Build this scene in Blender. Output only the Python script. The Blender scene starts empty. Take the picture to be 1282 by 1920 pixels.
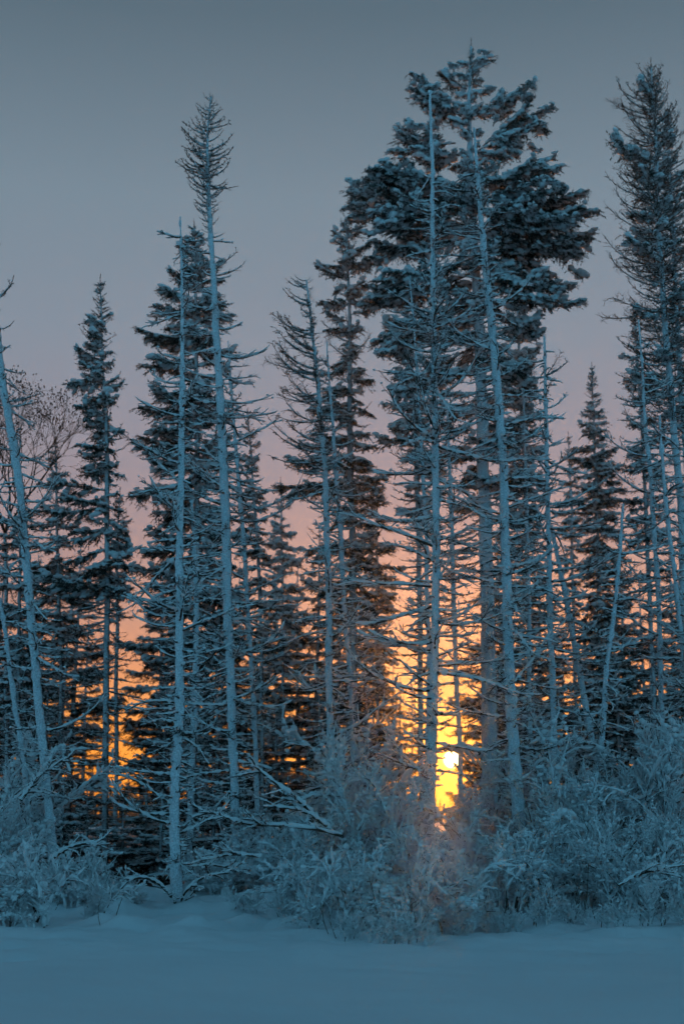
import bpy, math, random
import numpy as np
from mathutils import Vector, Matrix, noise

SC = bpy.context.scene
COL = SC.collection
R = math.radians

# ------------------------------------------------------------------ camera
F = 2666.7                                  # focal length in photo pixels (1282 x 1920), 50 mm on 36 mm
HZ = 1510.0                                 # photo row of the horizon
TH = math.atan((HZ - 960.0) / F)            # upward pitch
CAMZ = 1.6
cam_d = bpy.data.cameras.new('camera')
cam_d.sensor_fit = 'VERTICAL'; cam_d.sensor_height = 36.0; cam_d.lens = 50.0
cam_d.clip_start = 0.1; cam_d.clip_end = 9000.0
cam_d.dof.use_dof = True; cam_d.dof.focus_distance = 21.0; cam_d.dof.aperture_fstop = 1.25
cam = bpy.data.objects.new('camera', cam_d); COL.objects.link(cam)
cam.location = (0, 0, CAMZ); cam.rotation_euler = (math.pi / 2 + TH, 0, 0)
SC.camera = cam

def U(px, py, Y):
    """point of the world at forward distance Y seen at photo pixel (px, py)"""
    xc = (px - 641.0) / F; yc = (960.0 - py) / F
    d = Vector((xc, math.cos(TH) - yc * math.sin(TH), math.sin(TH) + yc * math.cos(TH)))
    k = Y / d.y
    return Vector((d.x * k, Y, CAMZ + d.z * k))

# ------------------------------------------------------------------ sky and sun
sd = U(847, 1424, 1000.0) - Vector((0, 0, CAMZ)); sd.normalize()
SUN_EL = math.asin(sd.z); SUN_AZ = math.atan2(sd.x, sd.y)

world = bpy.data.worlds.new('World'); SC.world = world; world.use_nodes = True
nt = world.node_tree; nt.nodes.clear()
def N(tree, typ, **kw):
    n = tree.nodes.new(typ)
    for k, v in kw.items(): setattr(n, k, v)
    return n
def math_node(tree, op, a, b=None, c=None, clamp=False):
    n = N(tree, 'ShaderNodeMath', operation=op); n.use_clamp = clamp
    for i, x in enumerate((a, b, c)):
        if x is None: continue
        if isinstance(x, (int, float)): n.inputs[i].default_value = x
        else: tree.links.new(x, n.inputs[i])
    return n.outputs[0]
def ramp_node(tree, fac, stops, interp='EASE'):
    n = N(tree, 'ShaderNodeValToRGB'); cr = n.color_ramp; cr.interpolation = interp
    while len(cr.elements) < len(stops): cr.elements.new(0.5)
    for e, (p, c) in zip(cr.elements, stops): e.position = p; e.color = (*c, 1)
    if fac is not None: tree.links.new(fac, n.inputs[0])
    return n.outputs[0]
def mix_node(tree, fac, a, b, blend='MIX'):
    n = N(tree, 'ShaderNodeMix', data_type='RGBA', blend_type=blend)
    for s, x in ((n.inputs[0], fac), (n.inputs[6], a), (n.inputs[7], b)):
        if isinstance(x, (int, float)): s.default_value = x
        elif isinstance(x, tuple): s.default_value = (*x, 1)
        else: tree.links.new(x, s)
    return n.outputs[2]

tc = N(nt, 'ShaderNodeTexCoord')
sep = N(nt, 'ShaderNodeSeparateXYZ'); nt.links.new(tc.outputs['Generated'], sep.inputs[0])
el = math_node(nt, 'MULTIPLY', math_node(nt, 'ARCSINE', sep.outputs[2]), 2.0 / math.pi, clamp=True)   # 0 horizon .. 1 zenith
E = lambda deg: deg / 90.0
west = ramp_node(nt, el, [
    (E(0.0), (1.15, 0.36, 0.03)), (E(2.0), (1.02, 0.335, 0.04)), (E(3.6), (0.84, 0.31, 0.08)),
    (E(5.6), (0.62, 0.268, 0.155)), (E(8.0), (0.415, 0.250, 0.222)), (E(11.0), (0.315, 0.252, 0.280)),
    (E(14.5), (0.262, 0.262, 0.318)), (E(18.5), (0.218, 0.268, 0.332)), (E(24.0), (0.182, 0.250, 0.308)),
    (E(31.0), (0.100, 0.152, 0.193)), (E(45.0), (0.036, 0.090, 0.14)), (E(90.0), (0.033, 0.077, 0.117))], 'LINEAR')
east = ramp_node(nt, el, [
    (E(0.0), (0.140, 0.475, 0.71)), (E(12.0), (0.135, 0.485, 0.73)), (E(30.0), (0.080, 0.305, 0.47)),
    (E(50.0), (0.034, 0.115, 0.185)), (E(90.0), (0.033, 0.077, 0.117))], 'LINEAR')
# angle to the sun, and azimuth side
dotn = N(nt, 'ShaderNodeVectorMath', operation='DOT_PRODUCT'); nt.links.new(tc.outputs['Generated'], dotn.inputs[0])
dotn.inputs[1].default_value = sd
ang = math_node(nt, 'MULTIPLY', math_node(nt, 'ARCCOSINE', math_node(nt, 'MINIMUM', dotn.outputs['Value'], 1.0)), 180 / math.pi)
side = N(nt, 'ShaderNodeMapRange', interpolation_type='SMOOTHSTEP'); nt.links.new(ang, side.inputs[0])
side.inputs[1].default_value = 40.0; side.inputs[2].default_value = 100.0; side.inputs[3].default_value = 1.0; side.inputs[4].default_value = 0.0
skycol = mix_node(nt, side.outputs[0], east, west)
def glow(width, rgb):
    g = math_node(nt, 'EXPONENT', math_node(nt, 'MULTIPLY', ang, -1.0 / width))
    n = N(nt, 'ShaderNodeVectorMath', operation='SCALE'); n.inputs[0].default_value = rgb; nt.links.new(g, n.inputs['Scale'])
    return n.outputs[0]
def vadd(a, b):
    n = N(nt, 'ShaderNodeVectorMath', operation='ADD'); nt.links.new(a, n.inputs[0]); nt.links.new(b, n.inputs[1]); return n.outputs[0]
skycol = vadd(skycol, glow(2.4, (0.30, 0.05, 0.0)))
skycol = vadd(skycol, glow(0.5, (3.2, 1.25, 0.14)))
disc = N(nt, 'ShaderNodeMapRange', interpolation_type='SMOOTHSTEP'); nt.links.new(ang, disc.inputs[0])
disc.inputs[1].default_value = 0.16; disc.inputs[2].default_value = 0.38; disc.inputs[3].default_value = 1.0; disc.inputs[4].default_value = 0.0
dn = N(nt, 'ShaderNodeVectorMath', operation='SCALE'); dn.inputs[0].default_value = (26, 16, 6); nt.links.new(disc.outputs[0], dn.inputs['Scale'])
skycol = vadd(skycol, dn.outputs[0])
nish = N(nt, 'ShaderNodeTexSky', sky_type='NISHITA'); nish.sun_disc = False
nish.sun_elevation = SUN_EL; nish.sun_rotation = SUN_AZ; nish.air_density = 1.0; nish.dust_density = 1.0; nish.ozone_density = 3.0
bg1 = N(nt, 'ShaderNodeBackground'); nt.links.new(nish.outputs[0], bg1.inputs[0]); bg1.inputs[1].default_value = 0.008
bg2 = N(nt, 'ShaderNodeBackground'); nt.links.new(skycol, bg2.inputs[0]); bg2.inputs[1].default_value = 1.0
ads = N(nt, 'ShaderNodeAddShader'); nt.links.new(bg1.outputs[0], ads.inputs[0]); nt.links.new(bg2.outputs[0], ads.inputs[1])
wo = N(nt, 'ShaderNodeOutputWorld'); nt.links.new(ads.outputs[0], wo.inputs[0])

sun_d = bpy.data.lights.new('sun', 'SUN'); sun_d.energy = 1.8; sun_d.angle = R(0.5); sun_d.color = (1.0, 0.35, 0.07)
sun = bpy.data.objects.new('sun', sun_d); COL.objects.link(sun)
sun.rotation_euler = (-sd).to_track_quat('-Z', 'Y').to_euler(); sun.location = (8, 60, 12)

vs = SC.view_settings
vs.view_transform = 'Standard'; vs.look = 'None'; vs.exposure = 0.0; vs.gamma = 1.0; vs.use_curve_mapping = False
SC.cycles.use_denoising = True; SC.cycles.use_adaptive_sampling = True; SC.cycles.adaptive_threshold = 0.04; SC.cycles.adaptive_min_samples = 12
SC.cycles.max_bounces = 9; SC.cycles.diffuse_bounces = 7; SC.cycles.sample_clamp_indirect = 4.0

# ------------------------------------------------------------------ materials
def new_mat(name):
    m = bpy.data.materials.new(name); m.use_nodes = True
    t = m.node_tree; b = t.nodes['Principled BSDF']
    return m, t, b
def noise_tex(t, scale, detail=3.0, rough=0.55, vec=None):
    n = N(t, 'ShaderNodeTexNoise'); n.inputs['Scale'].default_value = scale
    n.inputs['Detail'].default_value = detail; n.inputs['Roughness'].default_value = rough
    if vec is not None: t.links.new(vec, n.inputs['Vector'])
    return n.outputs[0]
def bump(t, h, b, strength, dist):
    n = N(t, 'ShaderNodeBump'); n.inputs['Strength'].default_value = strength; n.inputs['Distance'].default_value = dist
    t.links.new(h, n.inputs['Height']); t.links.new(n.outputs[0], b.inputs['Normal'])
def maprange(t, v, a, b, c=0.0, d=1.0, smooth=True):
    n = N(t, 'ShaderNodeMapRange', interpolation_type='SMOOTHSTEP' if smooth else 'LINEAR')
    t.links.new(v, n.inputs[0])
    for i, x in enumerate((a, b, c, d)): n.inputs[i + 1].default_value = x
    return n.outputs[0]

def snow_material(name, lo, hi, scale, bstr, bdist):
    m, t, b = new_mat(name)
    tcn = N(t, 'ShaderNodeTexCoord'); o = tcn.outputs['Object']
    n1 = noise_tex(t, scale, 4, 0.6, o)
    t.links.new(mix_node(t, maprange(t, n1, 0.3, 0.7), lo, hi), b.inputs['Base Color'])
    b.inputs['Roughness'].default_value = 0.65; b.inputs['Specular IOR Level'].default_value = 0.25
    bump(t, noise_tex(t, scale * 4, 4, 0.65, o), b, bstr, bdist)
    tl = N(t, 'ShaderNodeBsdfTranslucent'); tl.inputs[0].default_value = (0.85, 0.86, 0.86, 1)
    ms = N(t, 'ShaderNodeMixShader'); ms.inputs[0].default_value = 0.22
    t.links.new(b.outputs[0], ms.inputs[1]); t.links.new(tl.outputs[0], ms.inputs[2]); t.links.new(ms.outputs[0], t.nodes['Material Output'].inputs[0])
    return m
M_SNOW = snow_material('snow', (0.78, 0.81, 0.83), (0.88, 0.90, 0.92), 9.0, 0.5, 0.03)
M_FROST = snow_material('hoarfrost', (0.74, 0.78, 0.80), (0.88, 0.90, 0.92), 14.0, 0.6, 0.02)
M_NEEDSNOW = snow_material('needle_snow', (0.72, 0.76, 0.79), (0.87, 0.89, 0.91), 12.0, 0.7, 0.03)

def trunk_material(name, bark_a, bark_b, lo, hi, cover):
    m, t, b = new_mat(name)
    tcn = N(t, 'ShaderNodeTexCoord'); o = tcn.outputs['Object']
    geo = N(t, 'ShaderNodeNewGeometry')
    d = N(t, 'ShaderNodeVectorMath', operation='DOT_PRODUCT'); t.links.new(geo.outputs['Normal'], d.inputs[0])
    d.inputs[1].default_value = Vector((-0.25, -0.85, 0.35)).normalized()          # the side the wind plastered with snow
    n1 = noise_tex(t, 7.0, 5, 0.6, o); n2 = noise_tex(t, 45.0, 3, 0.6, o)
    v = math_node(t, 'ADD', d.outputs['Value'], math_node(t, 'MULTIPLY', math_node(t, 'SUBTRACT', n1, 0.5), 2.0))
    v = math_node(t, 'ADD', v, math_node(t, 'MULTIPLY', math_node(t, 'SUBTRACT', n2, 0.5), 0.8))
    cov = maprange(t, v, lo, hi, 0.0, cover)
    mp = N(t, 'ShaderNodeMapping'); t.links.new(o, mp.inputs[0]); mp.inputs['Scale'].default_value = (1, 1, 0.15)
    bark = mix_node(t, noise_tex(t, 30.0, 4, 0.6, mp.outputs[0]), bark_a, bark_b)
    sn = mix_node(t, maprange(t, n2, .35, .65), (0.46, 0.51, 0.55), (0.76, 0.81, 0.85))
    t.links.new(mix_node(t, cov, bark, sn), b.inputs['Base Color'])
    b.inputs['Roughness'].default_value = 0.75; b.inputs['Specular IOR Level'].default_value = 0.2
    bump(t, math_node(t, 'ADD', n1, math_node(t, 'MULTIPLY', n2, 0.6)), b, 0.6, 0.03)
    return m
M_TRUNK = trunk_material('snow_plastered_bark', (0.035, 0.028, 0.024), (0.10, 0.085, 0.075), -0.45, 0.30, 0.96)
M_BARK = trunk_material('dark_bark_dusted_with_snow', (0.03, 0.024, 0.02), (0.09, 0.075, 0.065), 0.0, 0.9, 0.75)

def plain(name, a, b_, scale, rough=0.8):
    m, t, b = new_mat(name)
    tcn = N(t, 'ShaderNodeTexCoord'); oi = N(t, 'ShaderNodeObjectInfo')
    f = math_node(t, 'ADD', math_node(t, 'MULTIPLY', noise_tex(t, scale, 3, 0.6, tcn.outputs['Object']), 0.7), math_node(t, 'MULTIPLY', oi.outputs['Random'], 0.3))
    t.links.new(mix_node(t, f, a, b_), b.inputs['Base Color'])
    b.inputs['Roughness'].default_value = rough; b.inputs['Specular IOR Level'].default_value = 0.15
    return m
M_WOOD = plain('twig_wood', (0.030, 0.022, 0.018), (0.085, 0.065, 0.052), 20.0)
M_NEEDLE = plain('spruce_needles', (0.014, 0.022, 0.018), (0.036, 0.046, 0.034), 6.0, 0.6)
_t = M_NEEDLE.node_tree; _b = _t.nodes['Principled BSDF']; _src = _b.inputs['Base Color'].links[0].from_socket
_tc = N(_t, 'ShaderNodeTexCoord'); _rime = maprange(_t, noise_tex(_t, 11.0, 4, 0.65, _tc.outputs['Object']), 0.54, 0.70, 0.0, 0.26)
_t.links.new(mix_node(_t, _rime, _src, (0.55, 0.60, 0.62)), _b.inputs['Base Color'])
M_STALK = plain('dry_stalk', (0.06, 0.045, 0.035), (0.14, 0.10, 0.07), 12.0)
MATS = [M_WOOD, M_SNOW, M_NEEDLE, M_FROST, M_NEEDSNOW, M_TRUNK, M_BARK, M_STALK]
WOOD, SNOW, NEED, FROST, NSNOW, TRUNK, BARK, STALK = range(8)

m, t, b = new_mat('snow_field')
tcn = N(t, 'ShaderNodeTexCoord'); o = tcn.outputs['Object']
n1 = noise_tex(t, 0.5, 5, 0.6, o); n2 = noise_tex(t, 14.0, 5, 0.7, o); n3 = noise_tex(t, 3.0, 4, 0.6, o)
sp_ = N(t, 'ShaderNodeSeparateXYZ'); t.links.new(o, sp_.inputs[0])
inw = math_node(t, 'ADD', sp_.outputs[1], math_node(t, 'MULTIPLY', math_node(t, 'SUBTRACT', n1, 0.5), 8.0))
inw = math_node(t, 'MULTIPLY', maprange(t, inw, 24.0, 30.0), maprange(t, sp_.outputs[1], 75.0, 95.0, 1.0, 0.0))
litter_shade = math_node(t, 'MULTIPLY', inw, maprange(t, noise_tex(t, 1.7, 5, 0.65, o), 0.36, 0.56, 1.0, 0.75))  # needle duff; its dark colour also stands in for shade under the trees
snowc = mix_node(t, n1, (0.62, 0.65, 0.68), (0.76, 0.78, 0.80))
t.links.new(mix_node(t, litter_shade, snowc, (0.045, 0.035, 0.028)), b.inputs['Base Color'])
b.inputs['Roughness'].default_value = 0.9; b.inputs['Specular IOR Level'].default_value = 0.05
n4 = noise_tex(t, 60.0, 3, 0.7, o)
bump(t, math_node(t, 'ADD', math_node(t, 'ADD', math_node(t, 'MULTIPLY', n2, 0.4), n3), math_node(t, 'MULTIPLY', n4, 0.18)), b, 0.45, 0.05)
M_GROUND = m

# ------------------------------------------------------------------ mesh building
rng = np.random.default_rng(7)
def ico(sub):
    import bmesh
    bm = bmesh.new(); bmesh.ops.create_icosphere(bm, subdivisions=sub, radius=1.0)
    v = np.array([p.co[:] for p in bm.verts]); f = np.array([[q.index for q in p.verts] for p in bm.faces]); bm.free()
    return v, f
ICO1 = ico(1); ICO2 = ico(2)
def nrm(a):
    a = np.asarray(a, float); l = np.linalg.norm(a, axis=-1, keepdims=True); return a / np.maximum(l, 1e-9)

class MB:
    def __init__(s): s.v = []; s.f = {3: [], 4: []}; s.m = {3: [], 4: []}; s.sm = {3: [], 4: []}; s.n = 0
    def add(s, v, f, m, smooth=True):
        v = np.asarray(v, float); f = np.asarray(f, int); k = f.shape[1]
        s.v.append(v); s.f[k].append(f + s.n); s.n += len(v)
        s.m[k].append(np.full(len(f), m)); s.sm[k].append(np.full(len(f), smooth))
    def tube(s, P, r, k=5, m=0, lump=0.0, squash=1.0, off=0.0):
        P = np.asarray(P, float); n = len(P); r = np.broadcast_to(np.asarray(r, float), (n,)).copy()
        T = nrm(np.gradient(P, axis=0)); ov = P[-1] - P[0]
        ref = np.eye(3)[np.argmin(np.abs(nrm(ov)))]
        if abs(nrm(ov)[2]) < 0.8: ref = np.array([0, 0, 1.0])
        A = nrm(np.cross(T, ref)); B = np.cross(A, T)
        th = np.arange(k) * 2 * math.pi / k
        rr = r[:, None] * (1 + lump * rng.standard_normal((n, k)) * 0.5 + lump * rng.standard_normal((n, 1)))
        rr = np.maximum(rr, r[:, None] * 0.25)
        V = P[:, None, :] + rr[..., None] * (np.cos(th)[None, :, None] * A[:, None, :] + squash * np.sin(th)[None, :, None] * B[:, None, :])
        V[..., 2] += off
        V = V.reshape(-1, 3)
        i = np.arange(n - 1)[:, None] * k; j = np.arange(k)[None, :]; j2 = (j + 1) % k
        Q = np.stack([i + j, i + j2, i + k + j2, i + k + j], -1).reshape(-1, 4)
        s.add(V, Q, m)
        c0 = len(V); ends = np.stack([P[0] - T[0] * r[0] * 0.5, P[-1] + T[-1] * r[-1] * 0.6]); ends[:, 2] += off
        base = s.n - len(V)
        s.v.append(ends); jj = np.arange(k)
        cap = np.concatenate([np.stack([jj, np.full(k, c0), (jj + 1) % k], -1), np.stack([(n - 1) * k + jj, (n - 1) * k + (jj + 1) % k, np.full(k, c0 + 1)], -1)])
        s.f[3].append(cap + base); s.n += 2; s.m[3].append(np.full(2 * k, m)); s.sm[3].append(np.full(2 * k, True))
    def blob(s, c, rad, d=(1, 0, 0), m=1, jit=0.12, sub=1):
        v, f = ICO1 if sub == 1 else ICO2
        d = nrm(d); side = nrm(np.cross((0, 0, 1.0) if abs(d[2]) < 0.9 else (0, 1.0, 0), d)); up = np.cross(d, side)
        w = v * (1 + jit * rng.standard_normal((len(v), 1)))
        V = np.asarray(c) + w[:, :1] * rad[0] * d + w[:, 1:2] * rad[1] * side + w[:, 2:] * rad[2] * up
        s.add(V, f, m)
    def needles(s, a, b, ln=0.045, wd=0.011, step=0.02, k=3, m=2):
        """bristling needle blades along many twig segments a->b (arrays n,3)"""
        a = np.asarray(a); b = np.asarray(b); L = np.linalg.norm(b - a, axis=1); cnt = np.maximum(1, (L / step).astype(int))
        idx = np.repeat(np.arange(len(a)), cnt * k)
        tt = rng.random(len(idx))[:, None]; d = nrm(b - a)[idx]; p = a[idx] + (b - a)[idx] * tt
        rd = rng.standard_normal((len(idx), 3)); rd -= (rd * d).sum(1, keepdims=True) * d; rd = nrm(rd)
        dirn = nrm(d * (0.55 + 0.4 * rng.random((len(idx), 1))) + rd * 0.75)
        w = nrm(np.cross(dirn, rng.standard_normal((len(idx), 3)))) * wd * (0.7 + 0.6 * rng.random((len(idx), 1)))
        l = ln * (0.6 + 0.8 * rng.random((len(idx), 1)))
        V = np.stack([p - w * 0.5, p + w * 0.5, p + dirn * l], 1).reshape(-1, 3)
        s.add(V, np.arange(len(V)).reshape(-1, 3), m, False)
    def append(s, o, M3, loc):
        """append another builder's arrays, transformed"""
        V = np.concatenate(o.v) @ np.asarray(M3).T + np.asarray(loc)
        s.v.append(V)
        for k in (3, 4):
            for f, mm, sm in zip(o.f[k], o.m[k], o.sm[k]):
                s.f[k].append(f + s.n); s.m[k].append(mm); s.sm[k].append(sm)
        s.n += len(V)
    def mesh(s, name, mats=MATS):
        me = bpy.data.meshes.new(name)
        V = np.concatenate(s.v) if s.v else np.zeros((0, 3))
        t3 = np.concatenate(s.f[3]) if s.f[3] else np.zeros((0, 3), int); t4 = np.concatenate(s.f[4]) if s.f[4] else np.zeros((0, 4), int)
        loops = np.concatenate([t3.ravel(), t4.ravel()]).astype(np.int32)
        starts = np.concatenate([np.arange(len(t3)) * 3, len(t3) * 3 + np.arange(len(t4)) * 4]).astype(np.int32)
        mi = np.concatenate((s.m[3] or [np.zeros(0, int)]) + (s.m[4] or [np.zeros(0, int)]))
        sm = np.concatenate((s.sm[3] or [np.zeros(0, bool)]) + (s.sm[4] or [np.zeros(0, bool)]))
        used = sorted(set(mi.tolist())); remap = np.zeros(len(mats), np.int32)
        for i, u in enumerate(used): me.materials.append(mats[u]); remap[u] = i
        me.vertices.add(len(V)); me.vertices.foreach_set('co', V.astype(np.float32).ravel())
        me.loops.add(len(loops)); me.loops.foreach_set('vertex_index', loops)
        me.polygons.add(len(starts)); me.polygons.foreach_set('loop_start', starts)
        me.polygons.foreach_set('material_index', remap[mi]); me.polygons.foreach_set('use_smooth', sm)
        me.update(calc_edges=True)
        return me

def obj(name, me, parent=None, M=None):
    o = bpy.data.objects.new(name, me); COL.objects.link(o)
    if parent is not None: o.parent = parent
    if M is not None: o.matrix_basis = M
    return o
def tag(o, label, cat, group=None):
    o['label'] = label; o['category'] = cat
    if group: o['group'] = group
    return o
def thing(name, label, cat, loc, group=None):
    return tag(obj(name, None, None, Matrix.Translation(loc)), label, cat, group)

# ------------------------------------------------------------------ ground
def gz(x, y):
    z = 0.10 * noise.noise(Vector((x * 0.18, y * 0.18, 3.1))) + 0.035 * noise.noise(Vector((x * 0.7, y * 0.7, 9.0)))
    z += 0.02 * noise.noise(Vector((x * 1.1 + 0.6 * y, y * 2.2, 4.0))) + 0.008 * noise.noise(Vector((x * 3.0, y * 4.5, 2.0)))
    bank = max(0.0, min(1.0, (y - 14.5) / 4.0)); bank = bank * bank * (3 - 2 * bank)
    z += 0.10 * bank + bank * 0.10 * noise.noise(Vector((x * 1.3, y * 1.3, 5.0))) + bank * 0.05 * noise.noise(Vector((x * 3.5, y * 3.5, 1.0)))
    for (cx, cy, r, h) in DENTS:
        d2 = ((x - cx) ** 2 + (y - cy) ** 2) / (r * r)
        if d2 < 6: z += h * math.exp(-d2)
    if y > 60 or y < 0 or abs(x) > 40: z *= 0.3
    return z
def flat(px, py):
    p = U(px, py, 10.0); d = p - Vector((0, 0, CAMZ)); k = -CAMZ / d.z
    return d.x * k, d.y * k
DENTS = []
for px, py, r, h in ((20, 1783, .16, -.10), (85, 1770, .12, -.07), (135, 1778, .13, -.09), (30, 1802, .2, -.08), (105, 1755, .1, -.07), (190, 1712, .25, -.10),
                     (60, 1700, .3, .16), (150, 1690, .35, .2), (260, 1700, .3, .12), (480, 1712, .3, .10), (420, 1695, .35, .12), (230, 1640, .3, .12),
                     (300, 1742, .5, .05), (331, 1700, .34, .2), (30, 1700, .8, .26), (115, 1692, .75, .26), (190, 1698, .6, .2), (430, 1700, .6, .14), (520, 1712, .6, .12), *[(q, 1716 + 14 * math.sin(q * .7), .5, .12 + .05 * math.sin(q * 2.3)) for q in range(400, 1200, 62)], *[(q, 1712 + 10 * math.sin(q), .34, .22) for q in (-10, 40, 100, 160, 215)], (560, 1735, .35, .08), (1000, 1735, .5, .07)):
    x, y = flat(px, py); DENTS.append((x, y, r, h))
_r = random.Random(5)
for q in range(70):
    px = _r.uniform(-20, 1300); x, y = flat(px, _r.uniform(1688, 1752) if px < 900 else _r.uniform(1690, 1738)); DENTS.append((x, y, _r.uniform(.10, .34), _r.uniform(-.05, .15)))
def axis(near0, near1, step, far0, far1, growth=1.22):
    a = list(np.arange(near0, near1, step)); s = step; x = a[-1]
    while x < far1: s *= growth; x += s; a.append(x)
    s = step; x = a[0]; lo = []
    while x > far0: s *= growth; x -= s; lo.append(x)
    r = [q for q in lo[::-1] + a if far0 < q < far1]
    return [far0] + r + [far1]
xs = axis(-7.5, 7.5, 0.10, -190, 190); ys = axis(8.5, 24.0, 0.12, -90, 190)
V = [(x, y, gz(x, y)) for y in ys for x in xs]
nx = len(xs); i = np.arange(len(ys) - 1)[:, None] * nx; j = np.arange(nx - 1)[None, :]
Q = np.stack([i + j, i + j + 1, i + nx + j + 1, i + nx + j], -1).reshape(-1, 4)
g = MB(); g.add(np.array(V), Q, 0)
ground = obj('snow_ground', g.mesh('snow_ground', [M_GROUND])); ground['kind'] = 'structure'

# ------------------------------------------------------------------ limb libraries
def curve_pts(L, n, s0, c, wob, seed_y=None):
    t = np.linspace(0, 1, n)
    y = wob * L * (np.sin(t * rng.uniform(2, 5) + rng.uniform(0, 6)) - math.sin(0)) * t
    z = L * (s0 * t + c * t ** 2.2) + 0.015 * L * np.sin(t * 9 + rng.uniform(0, 6)) * t
    return np.stack([L * t * (1 - 0.12 * abs(c)), y, z], 1)
def sub_twig(P, t, L, ang, up, n=5):
    """points of a twig leaving polyline P at fraction t"""
    f = t * (len(P) - 1); i = min(int(f), len(P) - 2); a = P[i] + (P[i + 1] - P[i]) * (f - i); d = nrm(P[i + 1] - P[i])
    sd_ = nrm(np.cross((0, 0, 1.0), d)); u = np.linspace(0, 1, n)[:, None]
    dr = nrm(d * math.cos(ang) + sd_ * math.sin(ang))
    return a + dr * L * u + np.array([0, 0, 1.0]) * (up * L * u ** 1.8) + nrm(dr) * 0 + rng.standard_normal((n, 3)) * 0.012 * L * u

def snow_on(mb, P, r, lump=0.22, k=6, m=SNOW, t0=0.04, t1=0.97, off=None):
    """a lumpy sleeve of snow lying along the top of a twig"""
    P = np.asarray(P); n = max(5, int(np.linalg.norm(np.diff(P, axis=0), axis=1).sum() / 0.045) + 2)
    n = min(n, 34); tt = np.linspace(t0, t1, n) * (len(P) - 1); i = np.minimum(tt.astype(int), len(P) - 2)
    S = P[i] + (P[i + 1] - P[i]) * (tt - i)[:, None]
    rad = r * (1 - 0.45 * np.linspace(0, 1, n)) * (1 + 0.25 * np.sin(np.linspace(0, 1, n) * rng.uniform(8, 26) + rng.uniform(0, 6)))
    rad[0] *= 0.6; rad[-1] *= 0.6
    mb.tube(S, rad, k, m, lump, 1.1, r * 0.55 if off is None else off)

def make_branch(L, heavy=1.0):
    mb = MB()
    s0 = rng.uniform(-0.28, 0.12); c = rng.uniform(0.0, 0.5) if rng.random() < 0.75 else rng.uniform(-0.35, 0)
    P = curve_pts(L, 12, s0, c, 0.08)
    t = np.linspace(0, 1, 12); r0 = 0.013 + 0.008 * L
    mb.tube(P, r0 * (1 - 0.7 * t), 5, WOOD, 0.08)
    snow_on(mb, P, (0.015 + 0.010 * L) * heavy, 0.26)
    if L > 0.3:
        for q in range(int(rng.integers(2, 5) + L * 7)):
            tt = rng.uniform(0.25, 0.95); l = L * rng.uniform(0.12, 0.36)
            S = sub_twig(P, tt, l, rng.choice((-1, 1)) * rng.uniform(0.4, 1.0), rng.uniform(-0.15, 0.5))
            mb.tube(S, np.linspace(0.007, 0.003, 5), 4, WOOD)
            if rng.random() < 0.75: snow_on(mb, S, 0.013 * heavy, k=5)
            else: mb.blob(S[-1] + (0, 0, .01), (.03, .022, .018), m=SNOW)
    return mb
def make_bough(L, snow=0.6, dens=1.0, heavy=1.0):
    mb = MB(); droop = rng.uniform(0.05, 0.3); n = 10; t = np.linspace(0, 1, n)
    P = np.stack([L * t, 0.05 * L * np.sin(3 * t + rng.uniform(0, 6)) * t, L * (-droop * t ** 1.4 + rng.uniform(0.05, 0.3) * t ** 3)], 1)
    mb.tube(P, (0.010 + 0.007 * L) * (1 - 0.75 * t), 4, WOOD)
    A, B = [], []; A += list(P[2:-1]); B += list(P[3:])
    step = (0.052 if heavy < 1.5 else 0.066) / dens; ss = np.arange(0.12 * L, L, step)
    for s in ss:
        for sg in (-1, 1):
            if rng.random() < 0.14: continue
            f = s / L; bl = L * (0.10 + 0.34 * math.sin(math.pi * min(1, 0.22 + f * 0.78)) ** 0.9) * rng.uniform(0.55, 1.15)
            bl = min(bl, 0.55 if heavy < 1.5 else 0.40)
            S = sub_twig(P, min(f, .99), bl, sg * rng.uniform(0.6, 1.05), -rng.uniform(0.0, 0.45), 4)
            mb.tube(S, np.linspace(0.004, 0.002, 4), 3, WOOD)
            A += list(S[:-1]); B += list(S[1:])
            for q in range(int(bl / 0.08)):
                W = sub_twig(S, rng.uniform(0.2, 0.95), rng.uniform(0.05, 0.12) + bl * 0.12, rng.choice((-1, 1)) * rng.uniform(0.5, 0.9), -rng.uniform(0.0, 0.5), 2)
                A.append(W[0]); B.append(W[1])
            if rng.random() < snow:
                u = rng.uniform(0.25, 0.7); c = S[0] + (S[-1] - S[0]) * u
                mb.blob(c + (0, 0, 0.022 * heavy), (bl * rng.uniform(0.2, 0.42) * heavy ** .4, rng.uniform(0.030, 0.062) * heavy, rng.uniform(0.022, 0.040) * heavy), S[-1] - S[0], NSNOW, 0.17)
                if rng.random() < 0.5 * heavy - 0.4: mb.blob(c + rng.standard_normal(3) * .04 + (0, 0, 0.03 * heavy), (rng.uniform(.06, .12), rng.uniform(.05, .09), rng.uniform(.03, .055)), S[-1] - S[0], NSNOW, 0.17)
    mb.needles(np.array(A), np.array(B), 0.042, 0.012, 0.021, 3)
    if snow > 0.2: snow_on(mb, P, 0.024 * heavy, 0.3, 5, NSNOW, 0.05, 0.9)
    return mb
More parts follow.
